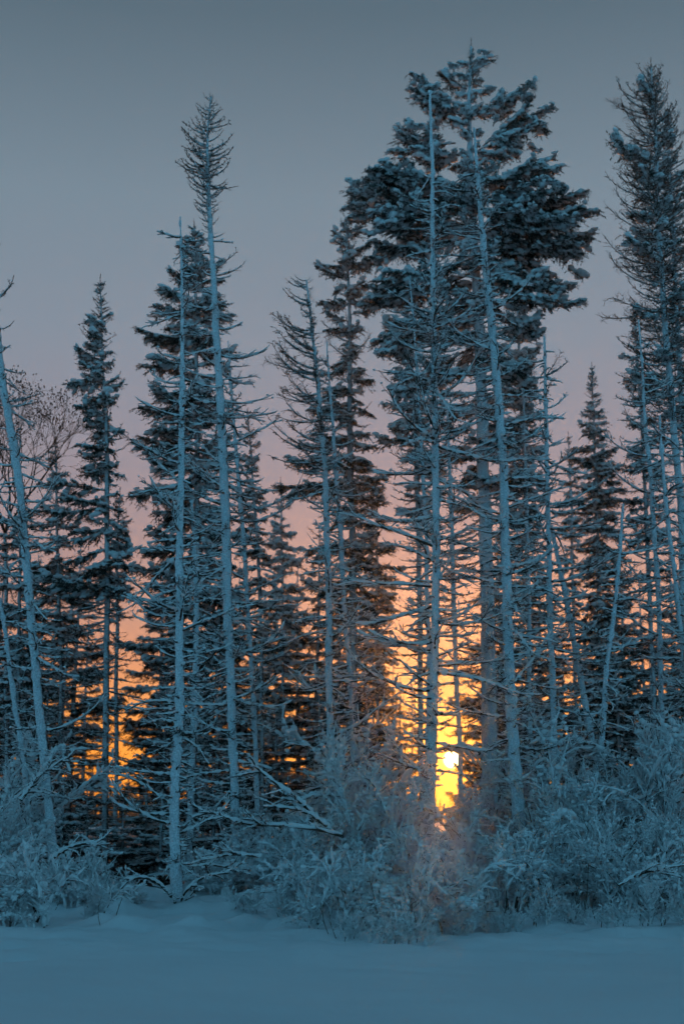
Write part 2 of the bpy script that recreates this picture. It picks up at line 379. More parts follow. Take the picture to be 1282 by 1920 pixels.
def make_fine(L, snow=0.15, needles=0.3, up=0.5):
    """thin twiggy bough of a larch or half-dead spruce"""
    mb = MB(); n = 10; t = np.linspace(0, 1, n)
    P = np.stack([L * t, 0.07 * L * np.sin(3 * t + rng.uniform(0, 6)) * t, L * (-rng.uniform(0.0, 0.25) * t + up * rng.uniform(0.5, 1.2) * t ** 2.2)], 1)
    mb.tube(P, (0.009 + 0.005 * L) * (1 - 0.7 * t), 4, WOOD)
    A, B = [], []
    for s in np.arange(0.12, 1.0, 0.05 / L):
        for sg in (-1, 1):
            if rng.random() < 0.22: continue
            l = L * rng.uniform(0.08, 0.30) * (1.15 - 0.6 * s)
            S = sub_twig(P, s, l, sg * rng.uniform(0.5, 1.1), rng.uniform(-0.5, 0.6), 4)
            mb.tube(S, np.linspace(0.005, 0.0025, 4), 3, WOOD)
            for q in range(rng.integers(1, 4)):
                W = sub_twig(S, rng.uniform(0.3, 0.95), l * rng.uniform(0.25, 0.5), rng.choice((-1, 1)) * rng.uniform(0.5, 1.0), rng.uniform(-0.5, 0.6), 3)
                mb.tube(W, np.linspace(0.0035, 0.002, 3), 3, WOOD)
                if rng.random() < needles: A += list(W[:-1]); B += list(W[1:])
            if rng.random() < needles: A += list(S[1:-1]); B += list(S[2:])
            if rng.random() < snow: mb.blob(S[1] + (0, 0, .008), (l * .3, .014, .011), S[2] - S[0], NSNOW, 0.15)
    if A: mb.needles(np.array(A), np.array(B), 0.026, 0.008, 0.03, 2)
    if snow > 0.05: snow_on(mb, P, 0.016, 0.3, 5, NSNOW, 0.02, 0.7)
    return mb
def make_stem(L, kind):
    """one frosted stem of a shrub, growing along +Z and leaning to +X"""
    mb = MB(); n = 12; t = np.linspace(0, 1, n)
    lean = rng.uniform(0.12, 0.42) if kind == 'up' else rng.uniform(0.6, 1.0)
    z = L * (t if kind == 'up' else (1.45 * t - 0.75 * t ** 2.4)); x = L * lean * t ** (1.2 if kind == 'up' else 1.7)
    P = np.stack([x, 0.06 * L * np.sin(t * 4 + rng.uniform(0, 6)) * t, z], 1)
    mb.tube(P, 0.009 * (1 - 0.7 * t), 5, WOOD)
    snow_on(mb, P, 0.014 if kind == 'up' else 0.036, 0.3, 6, FROST if kind == 'up' else SNOW, 0.0, 0.98, 0.002 if kind == 'up' else None)
    for q in range(int(17 * L) + 7):
        tt = rng.uniform(0.12, 0.98); l = rng.uniform(0.16, 0.55) * (1.15 - 0.6 * tt)
        f = tt * (n - 1); i = min(int(f), n - 2); a = P[i] + (P[i + 1] - P[i]) * (f - i)
        dr = nrm(nrm(P[i + 1] - P[i]) * 0.9 + nrm(rng.standard_normal(3) * (1, 1, 0.35)) * 0.6)
        u = np.linspace(0, 1, 6)[:, None]; S = a + dr * l * u + np.array([0, 0, -1.0]) * l * rng.uniform(-.2, .4) * u ** 2
        if rng.random() < 0.12: mb.tube(S, np.linspace(0.005, 0.0025, 6), 3, WOOD)
        else: snow_on(mb, S, rng.uniform(0.008, 0.016), 0.4, 5, FROST if rng.random() < .6 else SNOW, 0.05, 1.0, 0.003)
        for w in range(rng.integers(4, 9)):
            W0 = S[rng.integers(1, 6)]; d2 = nrm(dr + nrm(rng.standard_normal(3)) * 0.9); ll = l * rng.uniform(0.2, 0.55)
            W = W0 + d2 * ll * np.linspace(0, 1, 3)[:, None]
            mb.tube(W, np.linspace(0.0065, 0.0035, 3), 3, FROST if rng.random() < .95 else WOOD, 0.2)
        if rng.random() < (0.42 if kind == 'up' else 0.6):       # puffs of snow caught in the twig
            for w in range(rng.integers(2, 6)):
                c = S[rng.integers(1, 6)] + rng.standard_normal(3) * .018 + (0, 0, .012); q_ = rng.uniform(.016, .038)
                mb.blob(c, (q_ * rng.uniform(1.0, 1.7), q_, q_ * rng.uniform(.6, .9)), rng.standard_normal(3) * (1, 1, .4), SNOW, 0.2)
    if kind == 'arch':
        for q in range(int(10 * L) + 4):
            c = P[rng.integers(4, n)] + rng.standard_normal(3) * .03 + (0, 0, .02); q_ = rng.uniform(.04, .08)
            mb.blob(c, (q_ * rng.uniform(1.0, 1.6), q_, q_ * .75), P[-1] - P[5], SNOW, 0.15)
    return mb

def make_laden(L):
    """a shrub stem weighed down by thick snow"""
    mb = MB(); n = 14; t = np.linspace(0, 1, n); lean = rng.uniform(0.3, 0.9); sag = rng.uniform(0.1, 0.55)
    P = np.stack([L * lean * t ** 1.5, 0.07 * L * np.sin(t * 4 + rng.uniform(0, 6)) * t, L * ((1 + sag) * t - sag * 1.15 * t ** 2.6)], 1)
    mb.tube(P, 0.011 * (1 - 0.7 * t), 5, WOOD); snow_on(mb, P, 0.028, 0.45, 7, SNOW, 0.25, 1.0)
    for q in range(int(7 * L) + 3):
        tt = rng.uniform(0.3, 1.0); f = tt * (n - 1); i = min(int(f), n - 2); a = P[i] + (P[i + 1] - P[i]) * (f - i)
        l = rng.uniform(0.18, 0.5); dr = nrm(nrm(P[i + 1] - P[i]) + nrm(rng.standard_normal(3) * (1, 1, .4)) * .8); u = np.linspace(0, 1, 7)[:, None]
        S = a + dr * l * u - np.array([0, 0, 1.0]) * l * rng.uniform(0, .8) * u ** 2 + np.cumsum(rng.standard_normal((7, 3)), 0) * .022 * l
        mb.tube(S, np.linspace(0.006, 0.003, 7), 4, WOOD); snow_on(mb, S, rng.uniform(0.013, 0.023), 0.55, 6, SNOW, 0.05, 1.0)
        for w in range(rng.integers(1, 4)):
            W = S[rng.integers(2, 6)] + nrm(dr + nrm(rng.standard_normal(3)) * .9) * l * rng.uniform(.25, .5) * np.linspace(0, 1, 4)[:, None]
            mb.tube(W, np.linspace(0.004, 0.002, 4), 3, WOOD); snow_on(mb, W, rng.uniform(.010, .018), .5, 5, SNOW, .05, 1.0)
            if rng.random() < .4: mb.blob(W[-1], np.array((.03, .024, .02)) * rng.uniform(.7, 1.5), dr, SNOW, .18)
    return mb
def lib(fn, sizes, n, name):
    out = []
    for L in sizes:
        row = []
        for q in range(n): mbx = fn(L); row.append((L, mbx.mesh(name), mbx))
        out.append(row)
    return sizes, out
LIB = {
    'snag': lib(lambda L: make_branch(L, 1.0), [0.16, 0.38, 0.75, 1.25], 9, 'branch'),
    'bough': lib(lambda L: make_bough(L, 0.72, 1.0, 1.2), [0.4, 0.85, 1.4], 5, 'bough'),
    'heavy': lib(lambda L: make_bough(L, 0.78, 1.05, 1.65), [0.45, 0.95, 1.6, 2.3, 3.0], 5, 'bough'),
    'fine': lib(lambda L: make_fine(L, 0.14, 0.40, 0.5), [0.4, 0.8, 1.35], 6, 'bough'),
    'dead': lib(lambda L: make_fine(L, 0.75, 0.10, 0.12), [0.45, 0.9, 1.5], 6, 'branch'),
    'lace': lib(lambda L: make_fine(L, 0.9, 0.0, 0.3), [0.3, 0.6, 1.0], 6, 'branch'),
    'up': lib(lambda L: make_stem(L, 'up'), [0.7, 1.1, 1.6], 6, 'stem'),
    'laden': lib(lambda L: make_laden(L), [0.6, 1.0, 1.5, 2.0], 6, 'stem'),
    'arch': lib(lambda L: make_stem(L, 'arch'), [0.6, 1.0, 1.4], 5, 'stem'),
}
rnd = random.Random(11)
def pick(kind, L):
    sizes, rows = LIB[kind]
    i = min(range(len(sizes)), key=lambda q: abs(math.log(sizes[q] / L)))
    l, me, mb = rnd.choice(rows[i]); return l, me, mb
def limb_matrix(loc, az, pitch, s, roll=0.0):
    return Matrix.Translation(loc) @ Matrix.Rotation(az, 4, 'Z') @ Matrix.Rotation(-pitch, 4, 'Y') @ Matrix.Rotation(roll, 4, 'X') @ Matrix.Diagonal((s, s, s, 1))

# ------------------------------------------------------------------ trunks
def catmull(P, n):
    P = np.asarray(P, float); seg = np.linalg.norm(np.diff(P, axis=0), axis=1); cum = np.concatenate([[0], np.cumsum(seg)])
    u = np.linspace(0, cum[-1], n); i = np.clip(np.searchsorted(cum, u, 'right') - 1, 0, len(P) - 2); f = ((u - cum[i]) / seg[i])[:, None]
    Q = np.concatenate([[2 * P[0] - P[1]], P, [2 * P[-1] - P[-2]]]); p0, p1, p2, p3 = Q[i], Q[i + 1], Q[i + 2], Q[i + 3]
    return 0.5 * (2 * p1 + (p2 - p0) * f + (2 * p0 - 5 * p1 + 4 * p2 - p3) * f ** 2 + (3 * p1 - p0 - 3 * p2 + p3) * f ** 3)
class Trunk:
    """trunk path given as photo pixels (top to bottom) at forward distance d, with its width there in pixels"""
    def __init__(s, d, path, widths, wob=0.03, seed=0):
        pts = [U(x, y, d) for x, y in path]
        b = pts[-1]; g0 = gz(b.x, d)
        if b.z > g0 + 0.15:                                   # run on down to the ground
            dd = pts[-1] - pts[-2]; k = (g0 - 0.05 - b.z) / dd.z; k = k * 0.6
            pts.append(Vector((b.x + dd.x * k, d, g0 - 0.05))); widths = list(widths) + [widths[-1] * 1.08]
        s.d = d; s.path = path
        P = np.array([p[:] for p in pts])[::-1]; W = np.array(widths, float)[::-1] * d / F / 2 * 0.88
        L = np.linalg.norm(np.diff(P, axis=0), axis=1).sum(); n = max(12, int(L / 0.05))
        cu = np.concatenate([[0], np.cumsum(np.linalg.norm(np.diff(P, axis=0), axis=1))])
        s.P = catmull(P, n); s.r = np.interp(np.linspace(0, cu[-1], n), cu, W)
        for q in range(n):
            z = s.P[q, 2]
            s.P[q, 0] += wob * noise.noise(Vector((z * 0.6, seed * 7.1, 0))) ; s.P[q, 1] += 4 * wob * noise.noise(Vector((z * 0.3, seed * 3.3, 5)))
        s.base = Vector((s.P[0, 0], s.P[0, 1], s.P[0, 2])); s.n = n; s.seed = seed
    def mesh(s, m, lump=1.0, k=12):
        mb = MB(); mb.tube(s.P - np.array(s.base), s.r, k, m)
        V = mb.v[0]
        nn = s.n
        for q in range(nn * k):
            p = Vector(V[q]); ring = q // k; c = s.P[ring] - np.array(s.base); rd = V[q] - c; rl = np.linalg.norm(rd) + 1e-6
            a = noise.noise(p * 5 + Vector((s.seed, 0, 0))) * 0.18 * rl + max(0, noise.noise(p * 9 + Vector((0, s.seed, 0))) - .1) * 0.05 * lump + max(0, noise.noise(p * 21)) * 0.016 * lump
            V[q] = c + rd * (1 + a / rl)
        return mb.mesh('trunk')
    def at_z(s, z):
        z = min(max(z, s.P[0, 2]), s.P[-1, 2]); i = int(np.searchsorted(s.P[:, 2], z)); i = min(max(i, 1), s.n - 1)
        f = (z - s.P[i - 1, 2]) / max(1e-6, s.P[i, 2] - s.P[i - 1, 2]); return Vector(s.P[i - 1] + (s.P[i] - s.P[i - 1]) * f), float(s.r[i])
    def z_of(s, py): return U(641, py, s.d).z

SEED = [0]
def add_limbs(root, tr, zs, kind, reach, pitch, parent, name, prob=1.0, scale=(0.8, 1.25), azf=None):
    for z in zs:
        if rnd.random() > prob: continue
        c, r = tr.at_z(z); az = azf() if azf else rnd.uniform(0, 2 * math.pi); L = reach(z, az)
        if L < 0.06: continue
        pt = pitch(z); k = kind() if callable(kind) else kind
        l, me, mb = pick(k, L); s = max(scale[0] * .6, min(scale[1], L / l))
        loc = c - tr.base + Vector((math.cos(az), math.sin(az), 0)) * r * 0.6
        obj(name, me, parent, limb_matrix(loc, az, pt, s, rnd.uniform(-.3, .3)))

def dead_tree(label, d, path, widths, top, bottom, n, mix=(0.42, 0.36, 0.22), lens=((.10, .25), (.28, .55), (.6, 1.1)), group='bare snow-plastered trunks', azb=None, fine=None, name='dead_tree'):
    """bare trunk plastered with snow, with snow-laden dead branches; fine = (top, bottom, n, left px, right px) adds a twiggy crown"""
    SEED[0] += 1
    tr = Trunk(d, path, widths, 0.03, SEED[0])
    root = thing(name, label, 'tree', tr.base, group)
    obj('trunk', tr.mesh(TRUNK), root)
    z1, z0 = tr.z_of(top), tr.z_of(bottom)
    def reach(z, az):
        u = rnd.random(); i = 0 if u < mix[0] else 1 if u < mix[0] + mix[1] else 2
        f = (z1 - z) / (z1 - z0); return rnd.uniform(*lens[i]) * (0.45 + 0.8 * min(1, f * 2.2))
    n = int(n * 2.2); zs = [z0 + (z1 - z0) * (q + rnd.random()) / n for q in range(n)]
    add_limbs(root, tr, zs, 'snag', reach, lambda z: rnd.gauss(0.02, 0.18), root, 'branch', azf=azb)
    nl = int(n * .35); add_limbs(root, tr, [z0 + (z1 - z0) * rnd.random() for q in range(nl)], 'lace', lambda z, az: rnd.uniform(.2, .75), lambda z: rnd.gauss(-.05, .2), root, 'branch')
    if fine:
        ft, fb, fn, lx, rx, up = fine; za, zb = tr.z_of(fb), tr.z_of(ft)
        fz = [za + (zb - za) * (q + rnd.random()) / fn for q in range(fn)]
        def freach(z, az):
            f = (zb - z) / (zb - za) * 1.25; px = rx if math.cos(az) > 0 else lx
            return max(.12, px * d / F * (0.3 + 0.75 * min(1, f * 2.0)) * (1.0 if up != .15 or f < .8 else max(.3, 1.0 - (f - .8) * 1.7)) * rnd.uniform(.7, 1.15) * (.55 + .45 * abs(math.cos(az))))
        add_limbs(root, tr, fz, 'fine', freach, lambda z: up + rnd.gauss(0.05, 0.15), root, 'branch', scale=(.5, 1.3))
    return root, tr

def spruce(label, d, path, widths, outline, kind='bough', whorl=0.30, per=5, pitch=(0.5, -0.15), dead_to=None, dead_n=40, group='spruces', name='spruce_tree', frost=BARK, prob=0.92, mixk=None, swell=1.0, extra=()):
    SEED[0] += 1
    tr = Trunk(d, path, widths, 0.04, SEED[0])
    root = thing(name, label, 'tree', tr.base, group)
    obj('trunk', tr.mesh(frost, 0.6, 10), root)
    ys_ = [o[0] for o in outline]; zt, zb = tr.z_of(ys_[0]), tr.z_of(ys_[-1])
    zz = np.array([tr.z_of(y) for y in ys_])[::-1]
    Lm = np.array([U(o[1], o[0], d).x for o in outline])[::-1]; Rm = np.array([U(o[2], o[0], d).x for o in outline])[::-1]
    # crown: the leader and its short top shoots, carrying the boughs
    mb = MB(); top = Vector(tr.P[-1]) - tr.base; A, B = [], []
    for q in range(46):
        u = rnd.random() ** 1.3; c, r = tr.at_z(zt - u * min(1.0, 0.22 * (zt - zb))); a = np.array(c - tr.base); az = rnd.uniform(0, 6.28); l = 0.05 + 0.22 * u
        A.append(a); B.append(a + np.array((math.cos(az) * l, math.sin(az) * l, l * 0.7)))
    A.append(np.array(top)); B.append(np.array(top + Vector((0, 0, 0.22))))
    for a, b_ in zip(A, B): mb.tube(np.stack([a, (a + b_) / 2, b_]), [.006, .004, .003], 3, WOOD)
    mb.needles(np.array(A), np.array(B), 0.04, 0.011, 0.02, 3)
    crown = obj('crown', mb.mesh('crown'), root)
    z = zt - 0.12; phase = rnd.uniform(0, 6)
    while z > zb:
        k = per if z < zt - 1.0 else max(3, per - 1)
        for q in range(k):
            if rnd.random() > prob: continue
            az = phase + q * 2 * math.pi / k + rnd.gauss(0, 0.22); zq = z + rnd.uniform(-0.8, 0.8) * whorl
            c, r = tr.at_z(zq); ca = math.cos(az)
            Lr = max(.08, c.x - float(np.interp(zq, zz, Lm))); Rr = max(.08, float(np.interp(zq, zz, Rm)) - c.x)
            side_ = Rr if ca > 0 else Lr; avg = (Lr + Rr) / 2
            L = (side_ * abs(ca) + avg * (1 - abs(ca))) * rnd.choice((rnd.uniform(.45, .8), rnd.uniform(.8, 1.2))) * swell
            f = (zt - zq) / (zt - zb); pt = pitch[0] + (pitch[1] - pitch[0]) * min(1, f * 1.6) + rnd.gauss(0, 0.12)
            kd = kind if mixk is None or rnd.random() > mixk[1] else mixk[0]
            l, me, _ = pick(kd, L); s = max(0.3, min(1.35, L / l))
            loc = c - tr.base + Vector((ca, math.sin(az), 0)) * r * 0.5
            obj('bough', me, crown, limb_matrix(loc, az, pt, s, rnd.uniform(-.35, .35)))
        phase += 0.9; z -= whorl * rnd.uniform(0.75, 1.25)
    for (tx, ty, ry, dy, rep_) in extra:                      # big single limbs: tip seen at (tx, ty), leaving the trunk at row ry
        c, r = tr.at_z(tr.z_of(ry)); tip = U(tx, ty, d + dy) ; v = tip - c
        for q in range(max(1, rep_ - 1)):
            w = v + Vector((rnd.gauss(0, .16), rnd.gauss(0, .4), rnd.gauss(0, .13))); w = w * .97; L = w.length * rnd.uniform(.8, 1.0)
            l, me, _ = pick(kind, L); s = min(1.3, L / l); h = math.hypot(w.x, w.y); az0 = math.atan2(w.y, w.x)
            obj('bough', me, crown, limb_matrix(c - tr.base + w * max(0, 1 - l * s / w.length), az0, math.atan2(w.z, h) + .04, s, rnd.uniform(-.3, .3)))
        for q in range(3 + rep_):
            f = rnd.uniform(.45, .95); L = rnd.uniform(.4, .9) * min(1, v.length / 1.6); l, me, _ = pick(kind, L); az1 = math.atan2(v.y, v.x) + rnd.gauss(0, .75)
            p = c - tr.base + v * f + Vector((0, rnd.gauss(0, .3), rnd.gauss(0, .1) - .05 * v.length * math.sin(f * 3.1))) - Vector((math.cos(az1), math.sin(az1), 0)) * L * .3
            obj('bough', me, crown, limb_matrix(p, az1, rnd.gauss(.12, .25), min(1.2, L / l), rnd.uniform(-.5, .5)))
    if dead_to:
        dead_n = int(dead_n * 1.9); z0 = tr.z_of(dead_to); zs = [z0 + (zb + 0.4 - z0) * (q + rnd.random()) / dead_n for q in range(dead_n)]
        w = (Rm[0] - Lm[0]) / 2
        add_limbs(root, tr, zs, 'dead', lambda z, az: w * rnd.uniform(.5, 1.15), lambda z: rnd.gauss(-0.05, .15), root, 'branch', scale=(.5, 1.3))
    return root, tr

# ------------------------------------------------------------------ the bare snow-plastered trunks in front
DT = dead_tree
DT('snow-plastered trunk leaning left, cut by the left edge of the picture', 25, [(-34, 320), (-22, 480), (2, 680), (38, 940), (62, 1180), (80, 1400), (96, 1575)], [5, 9, 15, 17, 18, 18, 19], 640, 1500, 44, fine=(330, 620, 26, 50, 52, .2))
DT('short thin leaning snag beside the leftmost big trunk', 26, [(-6, 1100), (12, 1190), (28, 1320), (46, 1440), (60, 1570)], [6, 9, 10, 11, 12], 1110, 1480, 18)
DT('straight bare white snag whose pointed tip stands in front of the left dense spruce', 22, [(338, 408), (341, 560), (342, 700), (338, 1000), (337, 1300), (330, 1500), (330, 1712)], [2.5, 6, 10, 15, 18, 20, 27], 440, 1620, 80, lens=((.08, .2), (.25, .5), (.55, .95)))
DT('tallest left snag with a twiggy crown high above its bare white trunk', 25, [(395, 180), (388, 260), (392, 380), (406, 600), (416, 800), (424, 1000), (427, 1150), (437, 1400), (444, 1640)], [2, 5, 9, 14, 18, 20, 19, 17, 18], 440, 1560, 84, fine=(183, 440, 150, 54, 50, .15))
DT('thin grey snag just behind the straight white one, right of it', 28, [(362, 930), (367, 1100), (368, 1250), (360, 1480), (354, 1660)], [5, 10, 12, 13, 13], 960, 1600, 46)
DT('slender leaning snag right of the tallest left trunk with drooping snowy branches', 29, [(428, 640), (436, 760), (452, 950), (468, 1180), (480, 1420), (486, 1580)], [2, 5, 8, 9, 10, 11], 660, 1400, 44, mix=(.25, .4, .35), fine=(650, 780, 8, 24, 55, .1))
DT('white snag in mid picture with a feathery twig crown spread to its left', 26, [(574, 525), (584, 600), (597, 720), (608, 880), (614, 1050), (618, 1250), (621, 1550)], [2, 5, 8, 11, 13, 14, 15], 800, 1500, 56, fine=(525, 880, 150, 105, 18, .10))
DT('thin snag just right of the feathery-crowned one', 30, [(612, 640), (626, 830), (634, 950), (645, 1120), (656, 1280), (664, 1450)], [2, 7, 9, 10, 10, 11], 660, 1400, 46, mix=(.5, .4, .1))
DT('tall white snag just left of the sun with long level snowy branches', 24, [(806, 170), (810, 330), (811, 500), (814, 700), (816, 900), (816, 1100), (813, 1280), (806, 1500)], [4, 8, 10, 13, 15, 16, 18, 20], 330, 1460, 92, mix=(.3, .35, .35), lens=((.10, .25), (.3, .6), (.7, 1.25)), fine=(450, 900, 60, 85, 60, .25))
DT('big white snag leaning left, standing in front of the largest spruce', 24, [(889, 240), (894, 330), (905, 450), (924, 640), (941, 850), (946, 1000), (951, 1150), (956, 1300), (966, 1420), (972, 1520)], [3, 8, 13, 17, 18, 19, 21, 23, 25, 27], 320, 1440, 96, mix=(.38, .36, .26), lens=((.10, .25), (.3, .6), (.6, 1.05)))
DT('thin grey snag left of the sun-side snag, partly behind its trunk', 28, [(768, 520), (778, 640), (790, 850), (800, 1050), (803, 1300), (800, 1500)], [2, 4, 7, 8, 9, 10], 560, 1420, 40, mix=(.35, .4, .25))
DT('slim grey snag rising directly behind the setting sun gap', 30, [(838, 760), (845, 950), (850, 1120), (856, 1290), (862, 1400), (864, 1500)], [3, 8, 9, 9, 9, 10], 800, 1300, 34)
DT('slim bare snag with crooked limbs reaching right into open sky', 27, [(1021, 630), (1023, 760), (1024, 900), (1029, 1080), (1034, 1250), (1041, 1500)], [4, 7, 8, 11, 12, 13], 660, 1450, 56, mix=(.3, .4, .3), fine=(640, 860, 10, 25, 92, .25))
DT('bare pole leaning against the crooked-limbed snag, foot to the right', 27.6, [(1034, 985), (1052, 1080), (1072, 1180), (1090, 1280), (1112, 1400), (1128, 1500)], [7, 10, 12, 13, 14, 15], 1010, 1440, 22)
DT('broken-topped crooked snag leaning right over the right-hand shrubs', 25, [(1166, 945), (1160, 1050), (1152, 1150), (1137, 1260), (1128, 1380), (1116, 1520)], [4, 7, 8, 10, 11, 13], 960, 1450, 34, mix=(.55, .35, .1))
DT('thin dark snag in front of the right-hand spruces', 28, [(1196, 600), (1206, 760), (1216, 860), (1228, 1050), (1236, 1250), (1242, 1450)], [3, 6, 9, 10, 10, 11], 640, 1400, 50, mix=(.25, .4, .35))
DT('thin snag leaning right at the right edge of the picture', 27, [(1236, 780), (1244, 900), (1256, 1020), (1272, 1150), (1296, 1330), (1310, 1500)], [3, 7, 9, 10, 11, 12], 800, 1350, 34)
DT('faint thin snag in the shade right of the big leaning snag', 33, [(980, 700), (985, 900), (990, 1100), (992, 1300), (996, 1480)], [3, 5, 7, 8, 8], 760, 1450, 36)

# ------------------------------------------------------------------ spruces and larches
SP = spruce
SP('the largest spruce, broad irregular snow-padded crown topping all other trees', 31,
   [(882, 86), (880, 200), (884, 350), (897, 600), (907, 900), (914, 1200), (918, 1480)], [4, 9, 15, 22, 27, 30, 33],
   [(92, 876, 888), (120, 860, 900), (150, 846, 914), (190, 852, 912), (230, 835, 905), (290, 850, 905), (330, 800, 950), (380, 780, 980), (430, 790, 990), (500, 780, 985), (580, 790, 970), (680, 770, 985), (780, 770, 990), (880, 790, 1000), (960, 820, 1000)],
   'heavy', 0.36, 5, (0.55, 0.02), dead_to=1400, dead_n=46, group=None, prob=0.74, frost=TRUNK, mixk=('fine', .2),
   extra=[(846, 128, 165, 0, 1), (922, 160, 175, -.3, 2), (905, 105, 140, .3, 2), (985, 180, 215, 0, 2), (940, 200, 220, -.5, 2), (1016, 196, 290, 0, 2), (1008, 245, 285, .3, 2), (950, 265, 280, -.4, 2),
          (770, 150, 225, 0, 1), (790, 200, 230, .4, 2), (752, 245, 265, 0, 2), (775, 290, 285, -.5, 2), (800, 170, 215, -.4, 2),
          (1040, 312, 350, 0, 3), (990, 318, 340, -.6, 3), (1045, 360, 380, -.8, 3), (1072, 385, 400, .5, 3), (1100, 418, 400, 0, 3), (1094, 490, 430, .3, 3), (1070, 455, 420, -.7, 3), (1060, 568, 480, 0, 3), (1010, 540, 470, -.8, 3), (1000, 400, 390, -1.2, 3), (1030, 500, 440, .8, 3),
          (652, 385, 400, 0, 3), (700, 350, 370, .5, 3), (720, 325, 350, -.5, 3), (690, 425, 420, -.7, 3), (740, 390, 390, -1.2, 3), (705, 480, 450, .4, 3), (730, 540, 490, -.6, 3), (700, 560, 510, .6, 3), (760, 450, 420, 1.0, 3), (720, 640, 560, 0, 3), (1005, 640, 570, 0, 2), (985, 720, 640, .4, 2), (1010, 590, 520, -.5, 2), (745, 720, 640, -.3, 2)])
SP('slender pointed spruce standing alone against the sky at left', 29, [(187, 530), (192, 640), (198, 760), (202, 950), (200, 1200), (197, 1610)], [2, 4, 7, 11, 12, 13],
   [(530, 183, 192), (570, 173, 206), (600, 160, 214), (650, 138, 220), (680, 130, 236), (740, 128, 234), (800, 122, 228), (850, 105, 236), (900, 115, 230), (980, 100, 240), (1060, 80, 250), (1110, 70, 240)],
   'bough', 0.26, 5, (0.6, -0.1), dead_to=1540, dead_n=50, mixk=('fine', .22))
SP('dense snowy spruce behind the straight white snag at left', 31, [(364, 428), (368, 600), (370, 900), (368, 1200), (360, 1640)], [3, 7, 11, 12, 13],
   [(428, 345, 382), (470, 322, 410), (540, 300, 425), (610, 272, 432), (700, 268, 440), (780, 245, 440), (850, 240, 448), (950, 244, 452), (1050, 255, 455), (1150, 250, 455), (1250, 260, 450)],
   'heavy', 0.28, 5, (0.5, -0.12), dead_to=1560, dead_n=46, mixk=('bough', .5))
SP('narrow dark spruce right of the tallest left snag', 37, [(464, 780), (476, 920), (486, 1100), (492, 1420)], [2, 5, 7, 8],
   [(780, 459, 469), (830, 445, 486), (900, 440, 498), (1000, 436, 512), (1100, 436, 520), (1220, 436, 528)], 'bough', 0.26, 5, dead_to=1450, dead_n=26)
SP('small spire-topped spruce in the low gap left of mid picture', 42, [(525, 908), (528, 1000), (531, 1300), (531, 1420)], [2, 4, 7, 8],
   [(908, 521, 529), (960, 510, 541), (1010, 498, 556), (1080, 490, 572), (1180, 488, 580), (1260, 490, 580)], 'heavy', 0.26, 5, dead_to=1450, dead_n=26)
SP('tall dark spruce behind the feathery-crowned snag, left of the largest spruce', 35, [(650, 424), (654, 600), (657, 850), (660, 1100), (664, 1480)], [3, 8, 13, 15, 16],
   [(424, 636, 664), (455, 614, 690), (510, 600, 712), (560, 594, 716), (620, 596, 706), (700, 604, 700), (780, 580, 698), (850, 536, 700), (900, 530, 730), (950, 540, 730), (1010, 570, 740), (1090, 590, 735), (1160, 590, 730)],
   'bough', 0.27, 5, (0.55, -0.1), dead_to=1500, dead_n=44, mixk=('fine', .38))
SP('dark spruce left of the sun, low and bushy between two snags', 39, [(706, 890), (706, 1050), (707, 1250), (708, 1480)], [2, 6, 8, 9],
   [(890, 698, 714), (950, 672, 738), (1030, 662, 750), (1120, 655, 752), (1220, 660, 750), (1300, 668, 745)], 'bough', 0.26, 5, dead_to=1480, dead_n=20)
SP('snowy spruce crowded under the left side of the largest spruce', 33, [(762, 520), (768, 640), (780, 850), (786, 1050), (790, 1480)], [2, 6, 9, 10, 11],
   [(520, 752, 774), (580, 712, 800), (640, 716, 806), (720, 704, 812), (800, 706, 816), (860, 715, 830), (960, 735, 835)], 'heavy', 0.27, 6, dead_to=1250, dead_n=28, mixk=('fine', .3))
SP('dark spruce filling the shade under the right side of the largest spruce', 37, [(968, 560), (976, 750), (984, 950), (990, 1200), (994, 1480)], [3, 7, 9, 10, 11],
   [(560, 955, 985), (620, 925, 1004), (720, 910, 1012), (820, 920, 1016), (940, 925, 1022), (1060, 935, 1030), (1160, 940, 1030)], 'heavy', 0.25, 6, dead_to=1450, dead_n=40, mixk=('fine', .25))
SP('narrow dark spruce with a thin spire right of the crooked-limbed snag', 41, [(1110, 692), (1114, 850), (1120, 1050), (1126, 1300), (1128, 1450)], [2, 5, 8, 9, 9],
   [(692, 1106, 1114), (740, 1096, 1124), (800, 1086, 1138), (870, 1072, 1160), (950, 1076, 1168), (1050, 1088, 1180), (1150, 1086, 1190), (1300, 1082, 1210), (1400, 1086, 1210)], 'bough', 0.22, 6, (0.5, -0.2), prob=.97)
SP('small far spruce seen through the gap right of the crooked-limbed snag', 45, [(1064, 822), (1070, 960), (1076, 1200), (1078, 1420)], [2, 5, 6, 7],
   [(822, 1060, 1068), (880, 1046, 1084), (960, 1040, 1096), (1050, 1046, 1092), (1160, 1050, 1096)], 'bough', 0.28, 5, dead_to=1440, dead_n=24)
SP('half-bare spruce with a ragged pointed crown below the right-edge larches', 35, [(1190, 585), (1198, 740), (1210, 950), (1220, 1200), (1228, 1450)], [2, 5, 8, 9, 10],
   [(585, 1184, 1196), (640, 1164, 1212), (720, 1154, 1224), (800, 1150, 1232), (900, 1146, 1246), (1000, 1160, 1250), (1080, 1180, 1250)], 'bough', 0.29, 5, dead_to=1440, dead_n=44, mixk=('fine', .3))
